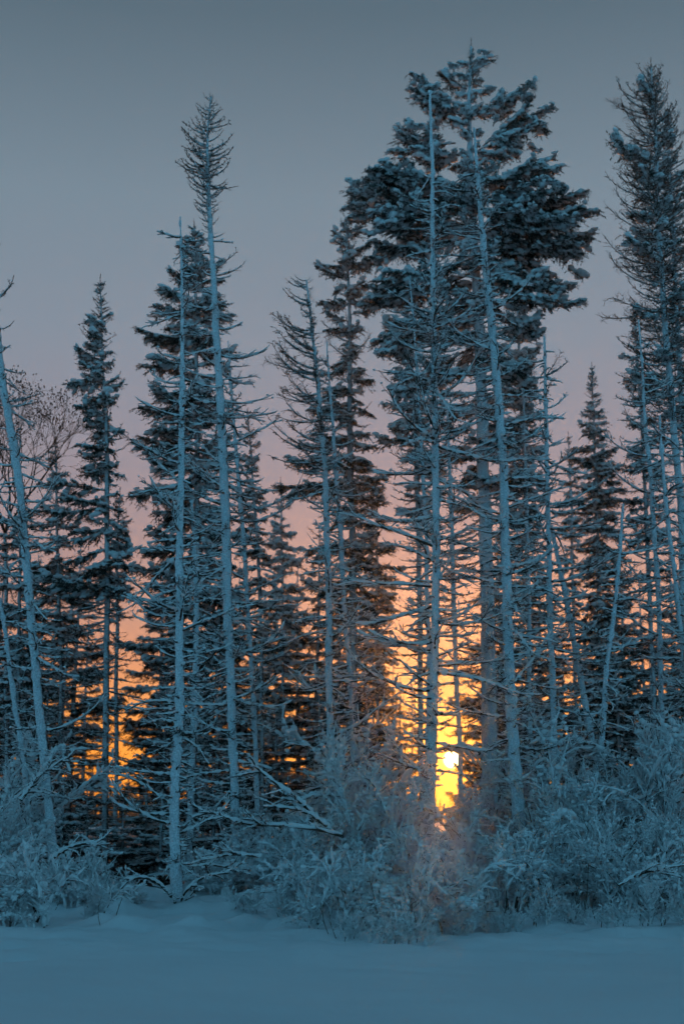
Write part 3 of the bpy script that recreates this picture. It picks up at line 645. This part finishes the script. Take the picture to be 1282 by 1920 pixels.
SP('tall twiggy larch at the right edge, left one of the pair', 29, [(1220, 125), (1226, 240), (1232, 400), (1246, 600), (1262, 800), (1276, 1000), (1292, 1300), (1300, 1500)], [3, 7, 10, 13, 15, 16, 17, 18],
   [(125, 1206, 1240), (170, 1180, 1262), (220, 1145, 1276), (300, 1138, 1286), (400, 1138, 1290), (500, 1140, 1295), (580, 1142, 1300), (680, 1180, 1310), (800, 1190, 1320)], 'fine', 0.15, 6, (0.6, 0.1), group='larches at the right edge', name='larch_tree', frost=TRUNK, swell=1.12, mixk=('heavy', .05), dead_to=1400, dead_n=40)
SP('tall twiggy larch at the right edge, right one of the pair', 30.5, [(1252, 205), (1254, 330), (1262, 520), (1276, 760), (1290, 1000), (1300, 1480)], [3, 6, 9, 12, 14, 16],
   [(205, 1240, 1266), (260, 1210, 1290), (340, 1195, 1310), (450, 1180, 1330), (560, 1180, 1340), (700, 1200, 1340), (850, 1210, 1350)], 'fine', 0.18, 6, (0.6, 0.1), group='larches at the right edge', name='larch_tree', frost=TRUNK, mixk=('heavy', .1))
SP('dark half-hidden spruce left of the lone pointed spruce', 36, [(104, 835), (108, 950), (112, 1150), (114, 1500)], [2, 5, 8, 9],
   [(835, 99, 109), (890, 80, 126), (960, 55, 140), (1050, 40, 155), (1150, 35, 165), (1250, 40, 165)], 'bough', 0.27, 5, dead_to=1500, dead_n=36, mixk=('fine', .3))
SP('bushy dark spruce at the left edge behind the leaning trunk', 33, [(44, 915), (40, 1050), (36, 1250), (34, 1520)], [2, 6, 8, 9],
   [(915, 38, 50), (970, 10, 74), (1050, -20, 96), (1150, -35, 105), (1300, -40, 110)], 'bough', 0.27, 5, dead_to=1540, dead_n=36, mixk=('fine', .2))
SP('dark spruce in the shade right of the lone pointed spruce', 35, [(226, 930), (222, 1050), (220, 1250), (218, 1520)], [2, 5, 8, 9],
   [(930, 221, 231), (980, 205, 246), (1040, 190, 258), (1110, 185, 262), (1170, 195, 255)], 'bough', 0.28, 5, dead_to=1520, dead_n=9, mixk=('fine', .3))

# ------------------------------------------------------------------ far spruces (own trunk and crown each, shared shapes)
def far_crown(H, w, base):
    mb = MB(); z = H - 0.1; ph = 0
    while z > base * H:
        f = (H - z) / H; L = max(.15, w * min(1, f * 1.9) * rng.uniform(.75, 1.1))
        for q in range(5):
            az = ph + q * 1.2566 + rng.normal(0, .25)
            l, me, src = pick('bough' if (z > .35 * H or q % 2) else 'dead', L * rng.uniform(.75, 1.15)); s = min(1.3, L / l)
            Mx = limb_matrix((0, 0, 0), az, .35 - .6 * f, s); M3 = [[Mx[i][j] for j in range(3)] for i in range(3)]
            if rng.random() < .82: mb.append(src, M3, (0, 0, z + rng.uniform(-.35, .3)))
        ph += .9; z -= 0.42
    return mb.mesh('crown')
FAR = [(9.0, far_crown(9.0, 1.25, .10)), (9.0, far_crown(9.0, 1.05, .16)), (9.0, far_crown(9.0, 1.5, .12)), (9.0, far_crown(9.0, 0.9, .2))]
def far_trunk():
    mb = MB(); P = np.stack([0.04 * np.sin(np.linspace(0, 5, 14)), 0.03 * np.cos(np.linspace(0, 4, 14)), np.linspace(-.1, 9.0, 14)], 1)
    mb.tube(P, np.linspace(.11, .015, 14), 7, BARK, .05); return mb.mesh('trunk')
FT = far_trunk()
far_specs = [
    (8, 1010, 47, 'far dark spruce at the left edge of the picture'), (72, 1040, 52, 'far dark spruce behind the leftmost leaning trunk'),
    (150, 1010, 46, 'far dark spruce left of the lone pointed spruce trunk'),
    (168, 1140, 55, 'low far spruce at the left rim of the left orange gap'), (310, 1010, 48, 'far dark spruce left of the straight white snag'), (318, 1130, 56, 'low far spruce close left of the straight white snag'),
    (396, 960, 44, 'far dark spruce between the straight snag and the tallest left snag'), (448, 1060, 52, 'far spruce behind the slender leaning snag'),
    (484, 1140, 58, 'low far spruce left of the small spire-topped one'), (560, 1060, 47, 'far dark spruce left of the feathery-crowned snag'),
    (596, 980, 43, 'far dark spruce close behind the feathery-crowned snag'), (636, 1040, 50, 'far spruce between the feathery-crowned snag and the tall dark spruce'),
    (684, 1090, 53, 'far spruce right of the tall dark spruce'), (735, 1235, 60, 'smallest far spruce at the left rim of the sunlit gap'),
    (934, 1010, 46, 'far dark spruce just right of the sun'), (938, 990, 44, 'far dark spruce behind the big leaning snag'),
    (1004, 1000, 48, 'far dark spruce between the big leaning snag and the crooked-limbed one'), (1050, 1150, 55, 'low far spruce behind the leaning pole'),
    (1158, 1010, 47, 'far dark spruce behind the broken-topped snag'), (1196, 1080, 52, 'low far spruce left of the thin dark snag at right'),
    (1252, 1030, 46, 'far dark spruce behind the right-edge larches'), (1290, 960, 43, 'far dark spruce cut by the right edge'),
    (44, 1180, 40, 'middle-distance spruce low behind the leftmost leaning trunk'), (126, 1150, 43, 'middle-distance spruce between the leftmost trunk and the lone pointed spruce'),
    (338, 1090, 41, 'middle-distance spruce hidden behind the straight white snag'), (420, 1120, 43, 'middle-distance spruce hidden behind the tallest left snag'),
    (505, 1160, 62, 'low remote spruce under the small spire-topped one'), (578, 1170, 56, 'low remote spruce left of the feathery-crowned snag'), (662, 1150, 48, 'low spruce in the dark behind the tall dark spruce'),
    (700, 1180, 58, 'low remote spruce behind the bushy one left of the sun'), (940, 1180, 40, 'middle-distance spruce low behind the big leaning snag'), (975, 1120, 52, 'remote spruce right of the big leaning snag'),
    (1030, 1180, 44, 'middle-distance spruce behind the foot of the crooked-limbed snag'), (1095, 1160, 57, 'remote spruce under the narrow spire-topped one at right'), (1180, 1200, 42, 'middle-distance spruce right of the broken-topped snag'),
    (1232, 1150, 58, 'remote spruce between the thin snags at right'), (1275, 1180, 40, 'middle-distance spruce low at the right edge'), (372, 1180, 60, 'remote spruce low between the two left white snags'),
    (24, 1230, 36, 'dark spruce low behind the short thin snag at left'), (94, 1260, 38, 'dark spruce low between the two left-edge trunks and the lone spruce'), (314, 1240, 38, 'dark spruce low left of the straight white snag'),
    (410, 1250, 37, 'dark spruce low between the tallest left snag and its thin neighbour'), (520, 1300, 39, 'dark spruce low under the small spire-topped one'), (600, 1260, 38, 'dark spruce low behind the feathery-crowned snag foot'),
    (690, 1290, 38, 'dark spruce low behind the tall frosted shrub left of the sun'), (930, 1240, 37, 'dark spruce low behind the largest spruce foot'), (1000, 1260, 38, 'dark spruce low between the big leaning snag and the leaning pole'),
    (1075, 1270, 38, 'dark spruce low behind the leaning pole'), (1150, 1180, 37, 'dark spruce low behind the broken-topped snag'), (1215, 1230, 38, 'dark spruce low behind the thin dark snag at right'), (1265, 1240, 36, 'dark spruce low behind the rightmost thin snag'),
    (748, 1270, 57, 'thin far spruce at the left rim of the sunlit gap'), (772, 1300, 66, 'thin far spruce standing inside the sunlit gap left of the sun'), (-30, 940, 42, 'far dark spruce cut by the left edge'),
]
for q, (px, top, d, lab) in enumerate(far_specs):
    p = U(px, top, d); g0 = gz(p.x, d); H, me = FAR[q % 4]
    root = thing('spruce_tree', lab, 'tree', (p.x, d, g0), 'far spruces behind the snags')
    s = (p.z - g0) / H; root.rotation_euler.z = rnd.uniform(0, 6.28); 
    for nm, m_ in (('trunk', FT), ('crown', me)):
        obj(nm, m_, root, Matrix.Diagonal((max(s, .85), max(s, .85), s, 1)))

# young spruces filling the understorey
def young_crown(H, w):
    mb = MB(); z = H - 0.05; ph = 0
    while z > 0.12:
        f = (H - z) / H; L = max(.12, w * min(1, f * 1.3))
        for q in range(6):
            l, me, src = pick('bough' if rng.random() < .55 else 'dead', L); s = min(1.3, L / l) * rng.uniform(.75, 1.1)
            Mx = limb_matrix((0, 0, 0), ph + q * 1.047 + rng.normal(0, .25), .35 - .55 * f, s); mb.append(src, [[Mx[i][j] for j in range(3)] for i in range(3)], (0, 0, z + rng.uniform(-.25, .2)))
        ph += .7; z -= 0.26
    return mb.mesh('crown')
YC = [young_crown(2.6, .95), young_crown(2.6, .8), young_crown(2.6, 1.1)]
mb = MB(); mb.tube(np.array([(0, 0, -.1), (.02, 0, 1.2), (0, 0, 2.6)]), [.05, .035, .008], 6, BARK, .05); YT = mb.mesh('trunk')
young = [(-10, 1440, 27, 'at the left edge'), (28, 1455, 31, 'behind the short thin snag at left'), (70, 1430, 29, 'behind the leftmost leaning trunk'), (122, 1450, 28, 'in the dark right of the leftmost trunk'), (165, 1470, 31, 'left of the lone pointed spruce trunk'),
    (232, 1490, 29, 'right of the lone pointed spruce trunk'), (275, 1470, 32, 'in the dark left of the straight white snag'), (305, 1480, 28, 'close left of the straight white snag'), (358, 1460, 33, 'between the two left white snags'), (400, 1450, 29, 'left of the tallest left snag foot'),
    (458, 1450, 30, 'right of the tallest left snag foot'), (500, 1440, 33, 'below the small spire-topped spruce'), (540, 1455, 29, 'behind the sloping snowy branch'), (585, 1440, 32, 'left of the feathery-crowned snag foot'), (640, 1430, 30, 'right of the feathery-crowned snag foot'),
    (690, 1430, 33, 'behind the tall frosted shrub left of the sun'), (735, 1470, 31, 'left of the sun-side snag foot'), (900, 1460, 34, 'behind the largest spruce foot'), (940, 1430, 31, 'behind the big leaning snag foot'), (1005, 1420, 33, 'left of the crooked-limbed snag foot'),
    (1060, 1440, 31, 'between the crooked-limbed snag and the leaning pole'), (1090, 1430, 35, 'behind the leaning pole foot'), (1160, 1410, 31, 'right of the broken-topped snag foot'), (1200, 1400, 34, 'under the half-bare spruce at right'), (1250, 1410, 30, 'behind the thin dark snag foot at right'), (1290, 1400, 33, 'at the right edge')]
for q, (px, top, d, lab) in enumerate(young):
    p = U(px, top, d); g0 = gz(p.x, d); s_ = (p.z - g0) / 2.6
    root = thing('young_spruce', 'young dark spruce in the understorey ' + lab, 'tree', (p.x, d, g0), 'young spruces in the understorey'); root.rotation_euler.z = rnd.uniform(0, 6.28)
    for nm, m_ in (('trunk', YT), ('crown', YC[q % 3])): obj(nm, m_, root, Matrix.Diagonal((1, 1, s_, 1)))

# the far-off wood along the horizon: one mass
mb = MB()
for q in range(760):
    y = rnd.uniform(100, 180); x = rnd.uniform(-0.62, 0.62) * y; azd = abs(math.atan2(x, y) - SUN_AZ)
    h = rnd.uniform(2.6, 6.2) * (0.62 if azd < R(1.7) else 1.2) * (y / 240); w = h * rnd.uniform(.16, .26); z0 = -0.1
    for k in range(9):
        f = k / 9; zc = z0 + h * (0.1 + 0.9 * f); ww = w * (1.05 - f) ; n = 7
        th = np.arange(n) * 2 * math.pi / n + rnd.random() * 6
        rr = ww * (0.55 + 0.7 * rng.random(n))
        ring = np.stack([x + rr * np.cos(th), y + rr * np.sin(th), zc - h * .05 * rng.random(n)], 1)
        V = np.vstack([ring, [[x, y, zc + h * .17]]]); T3 = np.stack([np.arange(n), (np.arange(n) + 1) % n, np.full(n, n)], 1)
        mb.add(V, T3, NEED, False)
wood = obj('distant_forest', mb.mesh('distant_forest')); wood['kind'] = 'stuff'; wood['label'] = 'dark line of far-off woods along the horizon'

# ------------------------------------------------------------------ leafless tree at the left edge
def bare_crown(base, H, depth=6):
    mb = MB(); tw = []
    def grow(p, d, l, r, k):
        q = p + d * l; mid = (p + q) / 2 + nrm(rng.standard_normal(3)) * l * .06
        mb.tube(np.stack([p, mid, q]), [r, r * .85, r * .7], 4 if k > 2 else 3, WOOD)
        if k == 0:
            if rng.random() < .7: mb.blob(q, (.022, .018, .03), (0, 0, 1.0), WOOD, .2)
            return
        for c in range(3 if rng.random() < .55 else 2):
            nd = nrm(d + nrm(rng.standard_normal(3)) * rng.uniform(.45, .75) + np.array((0, 0, .12)))
            grow(q, nd, l * rng.uniform(.66, .86), r * .64, k - 1)
    for c in range(5):
        az = c * 1.3 + rng.uniform(-.3, .3); grow(np.array(base), nrm(np.array((math.cos(az) * .55, math.sin(az) * .55, 1.0))), H * .24, .03, depth)
    return mb.mesh('crown')
tr = Trunk(34, [(10, 1000), (12, 1200), (14, 1520)], [6, 9, 11], .05, 99)
root = thing('leafless_tree', 'fine-twigged leafless tree behind the leftmost leaning trunk', 'tree', tr.base)
obj('trunk', tr.mesh(BARK, .5, 8), root)
obj('crown', bare_crown(Vector(tr.P[-1]) - tr.base, 4.6), root)

# ------------------------------------------------------------------ snowy shrubs
def shrub(label, px, base_py, top_py, spread, n, mixa=.3, group='snowy shrubs along the wood edge', name='shrub'):
    x, y = flat(px, base_py); y = min(y, 26); x = (px - 641) / F * y / math.cos(TH) * 1.0
    g0 = gz(x, y); H = max(.35, U(px, top_py, y).z - g0)
    root = thing(name, label, 'shrub', (x, y, g0 - .04), group)
    for q in range(n):
        kind = 'arch' if rnd.random() < mixa else 'up'; h = H * ((rnd.uniform(.3, .75) if rnd.random() < .6 else rnd.uniform(.75, 1.05)) if kind == 'up' else rnd.uniform(.35, .75)); az = rnd.uniform(0, 6.283); rr = spread * math.sqrt(rnd.random())
        l, me, _ = pick(kind, h); s = min(1.7, max(.35, h / l)); a2 = rnd.uniform(0, 6.283)
        obj('stem', me, root, limb_matrix((rr * math.cos(a2), rr * .7 * math.sin(a2), 0), az, rnd.gauss(0, .08), s))
    for q in range(max(2, n // 3)):
        h = H * rnd.uniform(.55, 1.0); l, me, _ = pick('laden', h); a2 = rnd.uniform(0, 6.283)
        obj('stem', me, root, limb_matrix((spread * .7 * math.cos(a2), spread * .6 * math.sin(a2), 0), rnd.uniform(0, 6.283), rnd.gauss(0, .1), min(1.5, max(.4, h / l))))
    return root
shr = [
    (8, 1700, 1480, .55, 18, .6, 'tall snowy shrub at the left edge'), (60, 1672, 1400, .42, 15, .3, 'snowy shrub in front of the leftmost leaning trunk'),
    (30, 1745, 1590, .75, 20, .85, 'low snow-buried shrub in the left corner'), (112, 1712, 1580, .7, 19, .85, 'low snow-buried shrub right of the leftmost trunk'),
    (170, 1718, 1615, .6, 16, .85, 'low snow-buried shrub below the lone pointed spruce'), (236, 1712, 1640, .5, 13, .85, 'lowest shrub left of the straight white snag'),
    (415, 1700, 1600, .6, 15, .8, 'low shrub right of the straight white snag'), (460, 1702, 1560, .6, 16, .7, 'snowy shrub below the tallest left snag'),
    (510, 1690, 1520, .45, 16, .35, 'snowy shrub left of the leaning snowy branch'), (560, 1705, 1520, .45, 16, .35, 'snowy shrub under the leaning snowy branch'),
    (600, 1735, 1610, .45, 13, .4, 'low shrub in front of the feathery-crowned snag'), (635, 1700, 1500, .42, 16, .3, 'snowy shrub at the foot of the feathery-crowned snag'),
    (690, 1690, 1350, .42, 17, .25, 'tall frosted shrub left of the sun'), (728, 1705, 1430, .42, 17, .25, 'tall frosted shrub just left of the sun-side snag'),
    (700, 1748, 1580, .5, 15, .35, 'low front shrub left of the sun'), (772, 1725, 1545, .42, 17, .3, 'frosted shrub below the sun-side snag'),
    (800, 1750, 1600, .45, 13, .3, 'low front shrub below the sun-side snag'), (828, 1712, 1560, .4, 15, .3, 'frosted shrub right under the sun'),
    (888, 1700, 1475, .42, 17, .25, 'tall frosted shrub right of the sun'), (905, 1725, 1540, .5, 17, .45, 'round snow-capped shrub below and right of the sun'),
    (945, 1690, 1440, .42, 16, .25, 'frosted shrub in front of the big leaning snag'), (975, 1715, 1560, .5, 16, .5, 'drooping snow-capped shrub below the big leaning snag'),
    (1010, 1690, 1460, .42, 16, .25, 'frosted shrub left of the crooked-limbed snag foot'), (1045, 1700, 1380, .45, 17, .25, 'tall frosted shrub at the foot of the crooked-limbed snag'),
    (1085, 1715, 1530, .45, 16, .3, 'frosted shrub in front of the leaning pole'), (1110, 1690, 1450, .42, 16, .25, 'frosted shrub at the foot of the leaning pole'),
    (1160, 1690, 1350, .45, 18, .25, 'tall frosted shrub at the foot of the broken-topped snag'), (1150, 1722, 1560, .45, 15, .4, 'low front shrub below the broken-topped snag'),
    (1210, 1690, 1345, .45, 18, .25, 'tallest frosted shrub near the right edge'), (1225, 1715, 1520, .45, 16, .35, 'frosted shrub in the front row near the right edge'),
    (1270, 1700, 1400, .45, 17, .25, 'frosted shrub cut by the right edge'), (1285, 1725, 1580, .45, 14, .4, 'low front shrub in the right corner'),
]
for q, (px, bp, lab) in enumerate([(590, 1752, 'left of the stalks under the feathery-crowned snag'), (640, 1768, 'farthest out in front of the feathery-crowned snag'), (668, 1755, 'left of the low front shrub by the sun'), (715, 1775, 'farthest out left of the sun'), (748, 1762, 'in front of the sun-side snag, left one'),
        (782, 1778, 'farthest out below the sun-side snag'), (838, 1756, 'below the sun'), (872, 1745, 'just right below the sun'), (930, 1748, 'below the round snow-capped shrub'), (1000, 1745, 'below the big leaning snag'), (1050, 1742, 'below the crooked-limbed snag'), (1120, 1748, 'below the leaning pole'),
        (1190, 1745, 'near the right edge'), (1250, 1748, 'in the right corner'), (540, 1738, 'under the sloping snowy branch'), (470, 1730, 'below the tallest left snag'), (75, 1748, 'in the left corner'), (200, 1735, 'below the snow-capped stump')]):
    shrub('small frosted sprig out on the snow ' + lab, px, bp, bp - rnd.uniform(45, 95), .22, 7, .2, 'small sprigs out on the snow', 'sprig')
for px, bp, tp, sp, n, mx, lab in shr: shrub(lab, px, bp, tp, sp, n + 2, mx)

# ------------------------------------------------------------------ bent saplings and fallen branches under snow
def laid_branch(label, d, pts, w, name, cat, twigs=6):
    P = np.array([U(x, y, d + dy)[:] for x, y, dy in pts]); P = catmull(P, 30); base = Vector(P[0]); P = P - P[0]
    mb = MB(); r = w * .62 * d / F / 2; t = np.linspace(0, 1, 30)
    mb.tube(P - np.array((0, 0, r * .25)), r * .85 * (1 - .6 * t), 6, WOOD, .1)
    root = tag(obj(name, mb.mesh(name), None, Matrix.Translation(base)), label, cat)
    sb = MB(); snow_on(sb, P, r, .3, 8, SNOW, .0, 1.0, r * .45); obj('snow_cover', sb.mesh('snow_cover'), root)
    for q in range(twigs * 2):
        i = rnd.randrange(4, 28); dd = P[min(i + 1, 29)] - P[i]; az = math.atan2(dd[1], dd[0]) + rnd.choice((-1, 1)) * rnd.uniform(.3, .9)
        l, me, _ = pick('snag', rnd.uniform(.15, .4)); obj('twig', me, root, limb_matrix(Vector(P[i]), az, rnd.uniform(-.1, .7), rnd.uniform(.7, 1.1)))
    return root
laid_branch('sapling bent into an arch by snow left of the straight white snag', 21.6, [(338, 1726, .1), (333, 1700, .1), (318, 1676, -.1), (296, 1655, -.2), (268, 1645, -.3), (240, 1652, -.4), (226, 1668, -.45)], 13, 'bent_sapling', 'sapling', 5)
laid_branch('sapling bent to the right from the foot of the straight white snag', 21.6, [(332, 1726, .1), (336, 1700, .1), (348, 1672, -.1), (372, 1650, -.2), (402, 1640, -.3), (432, 1636, -.4)], 10, 'bent_sapling', 'sapling', 5)
laid_branch('long snowy branch sloping down right to the feathery-crowned snag foot', 20.5, [(618, 1556, 0), (590, 1528, 0), (560, 1500, -.1), (530, 1478, -.2), (500, 1455, -.3), (464, 1424, -.4)], 14, 'leaning_branch', 'branch', 9)
laid_branch('snowy branch lying level below the sloping one', 20.3, [(640, 1566, 0), (600, 1556, -.05), (540, 1548, -.1), (470, 1545, -.2), (420, 1530, -.3), (390, 1524, -.3), (360, 1533, -.35)], 12, 'leaning_branch', 'branch', 10)
laid_branch('short snowy branch forking off between the sloping and level ones', 20.4, [(612, 1548, 0), (575, 1524, -.05), (535, 1514, -.1), (494, 1512, -.1)], 11, 'leaning_branch', 'branch', 5)
laid_branch('low arched snowy branch right of the straight white snag', 20.0, [(490, 1606, 0), (450, 1602, -.1), (415, 1605, -.1), (390, 1622, -.1)], 10, 'leaning_branch', 'branch', 4)
laid_branch('thin level snowy branch crossing low behind the straight snag', 22.6, [(334, 1620, 0), (380, 1620, -.1), (425, 1626, -.2), (470, 1640, -.2)], 8, 'leaning_branch', 'branch', 3)
laid_branch('thick snowy branch jutting right from the left corner shrubs', 21, [(95, 1612, 0), (120, 1594, 0), (150, 1583, 0), (182, 1581, 0)], 12, 'leaning_branch', 'branch', 5)
laid_branch('snowy branch rising across the foot of the leftmost trunk', 22, [(40, 1500, 0), (70, 1460, 0), (95, 1440, 0), (118, 1424, 0)], 11, 'leaning_branch', 'branch', 5)
laid_branch('long low arching branch at the lower right', 19, [(1160, 1660, 0), (1195, 1640, 0), (1240, 1628, 0), (1300, 1620, 0)], 9, 'leaning_branch', 'branch', 6)

# snow-capped stump behind the low shrubs
x, y = flat(194, 1650); bs = Vector(((194 - 641) / F * 23 / math.cos(TH), 23, gz(-3.9, 23)))
root = thing('tree_stump', 'small stump under a round snow cap at the foot of the lone pointed spruce', 'stump', bs)
mb = MB(); mb.tube(np.array([(0, 0, -.1), (0, 0, .12), (.01, 0, .3), (.02, 0, .42)]), [.17, .15, .14, .12], 10, BARK, .06); obj('stump', mb.mesh('stump'), root)
mb = MB(); mb.blob((.0, -.02, .47), (.20, .19, .15), (1, 0, 0), SNOW, .05, 2); mb.blob((-.16, -.03, .38), (.18, .16, .13), (1, 0, 0), SNOW, .05, 2); obj('snow_cap', mb.mesh('snow_cap'), root)

# ------------------------------------------------------------------ dry stalks poking out of the snow
def stalk_mesh():
    mb = MB(); L = rng.uniform(.25, .6); n = 7; t = np.linspace(0, 1, n); P = np.stack([L * rng.uniform(-.3, .5) * t ** 1.5, .05 * np.sin(3 * t), L * t], 1)
    mb.tube(P, np.linspace(.0055, .0025, n), 4, STALK)
    for q in range(rng.integers(1, 5)):
        S = P[rng.integers(2, 6)]; d = nrm(np.array((rng.normal(), rng.normal(), 1.2))); W = S + d * L * rng.uniform(.15, .35) * np.linspace(0, 1, 4)[:, None]
        mb.tube(W, np.linspace(.0035, .0018, 4), 3, STALK)
    if rng.random() < .5: mb.blob(P[-1], (.02, .016, .016), m=SNOW)
    return mb.mesh('stalk')
STK = [stalk_mesh() for q in range(10)]
spots = [(rnd.uniform(560, 830), rnd.uniform(1718, 1772)) for q in range(26)] + [(rnd.uniform(900, 1275), rnd.uniform(1715, 1748)) for q in range(20)] + [(rnd.uniform(20, 230), rnd.uniform(1705, 1760)) for q in range(12)]
ORD = 'first second third fourth fifth sixth seventh eighth ninth tenth eleventh twelfth thirteenth fourteenth fifteenth sixteenth seventeenth eighteenth nineteenth twentieth twenty-first twenty-second twenty-third twenty-fourth twenty-fifth twenty-sixth'.split()
seen = {}
for px, py in sorted(spots):
    where = 'left corner shrubs' if px < 300 else 'shrubs under the sun' if px < 860 else 'right-hand shrubs'
    x, y = flat(px, py); o = tag(obj('weed_stalk', rnd.choice(STK), None, limb_matrix((x, y, gz(x, y) - .03), rnd.uniform(0, 6.28), rnd.gauss(0, .12), rnd.uniform(.8, 1.3))),
        ORD[seen.get(where, 0)] + ' dry stalk from the left before the ' + where, 'weed', 'dry stalks by the ' + where)
    seen[where] = seen.get(where, 0) + 1

# ------------------------------------------------------------------ thin mist, added to imitate lens glow around the sun
mb = MB()
c = np.array([(x, y, z) for z in (-1.5, 30.0) for y in (-95.0, 196.0) for x in (-196.0, 196.0)])
mb.add(c, [(0, 2, 3, 1), (4, 5, 7, 6), (0, 1, 5, 4), (2, 6, 7, 3), (0, 4, 6, 2), (1, 3, 7, 5)], 0, False)
mh = bpy.data.materials.new('glare_volume'); mh.use_nodes = True; th_ = mh.node_tree; th_.nodes.clear()
pv = N(th_, 'ShaderNodeVolumePrincipled'); pv.inputs['Color'].default_value = (0.96, 0.96, 0.97, 1); pv.inputs['Density'].default_value = 0.0005; pv.inputs['Anisotropy'].default_value = 0.88
mo = N(th_, 'ShaderNodeOutputMaterial'); th_.links.new(pv.outputs[0], mo.inputs['Volume'])
hz = obj('glare_haze', mb.mesh('glare_haze', [mh])); hz['kind'] = 'stuff'; hz['label'] = 'thin mist added to spread a glow around the sun'
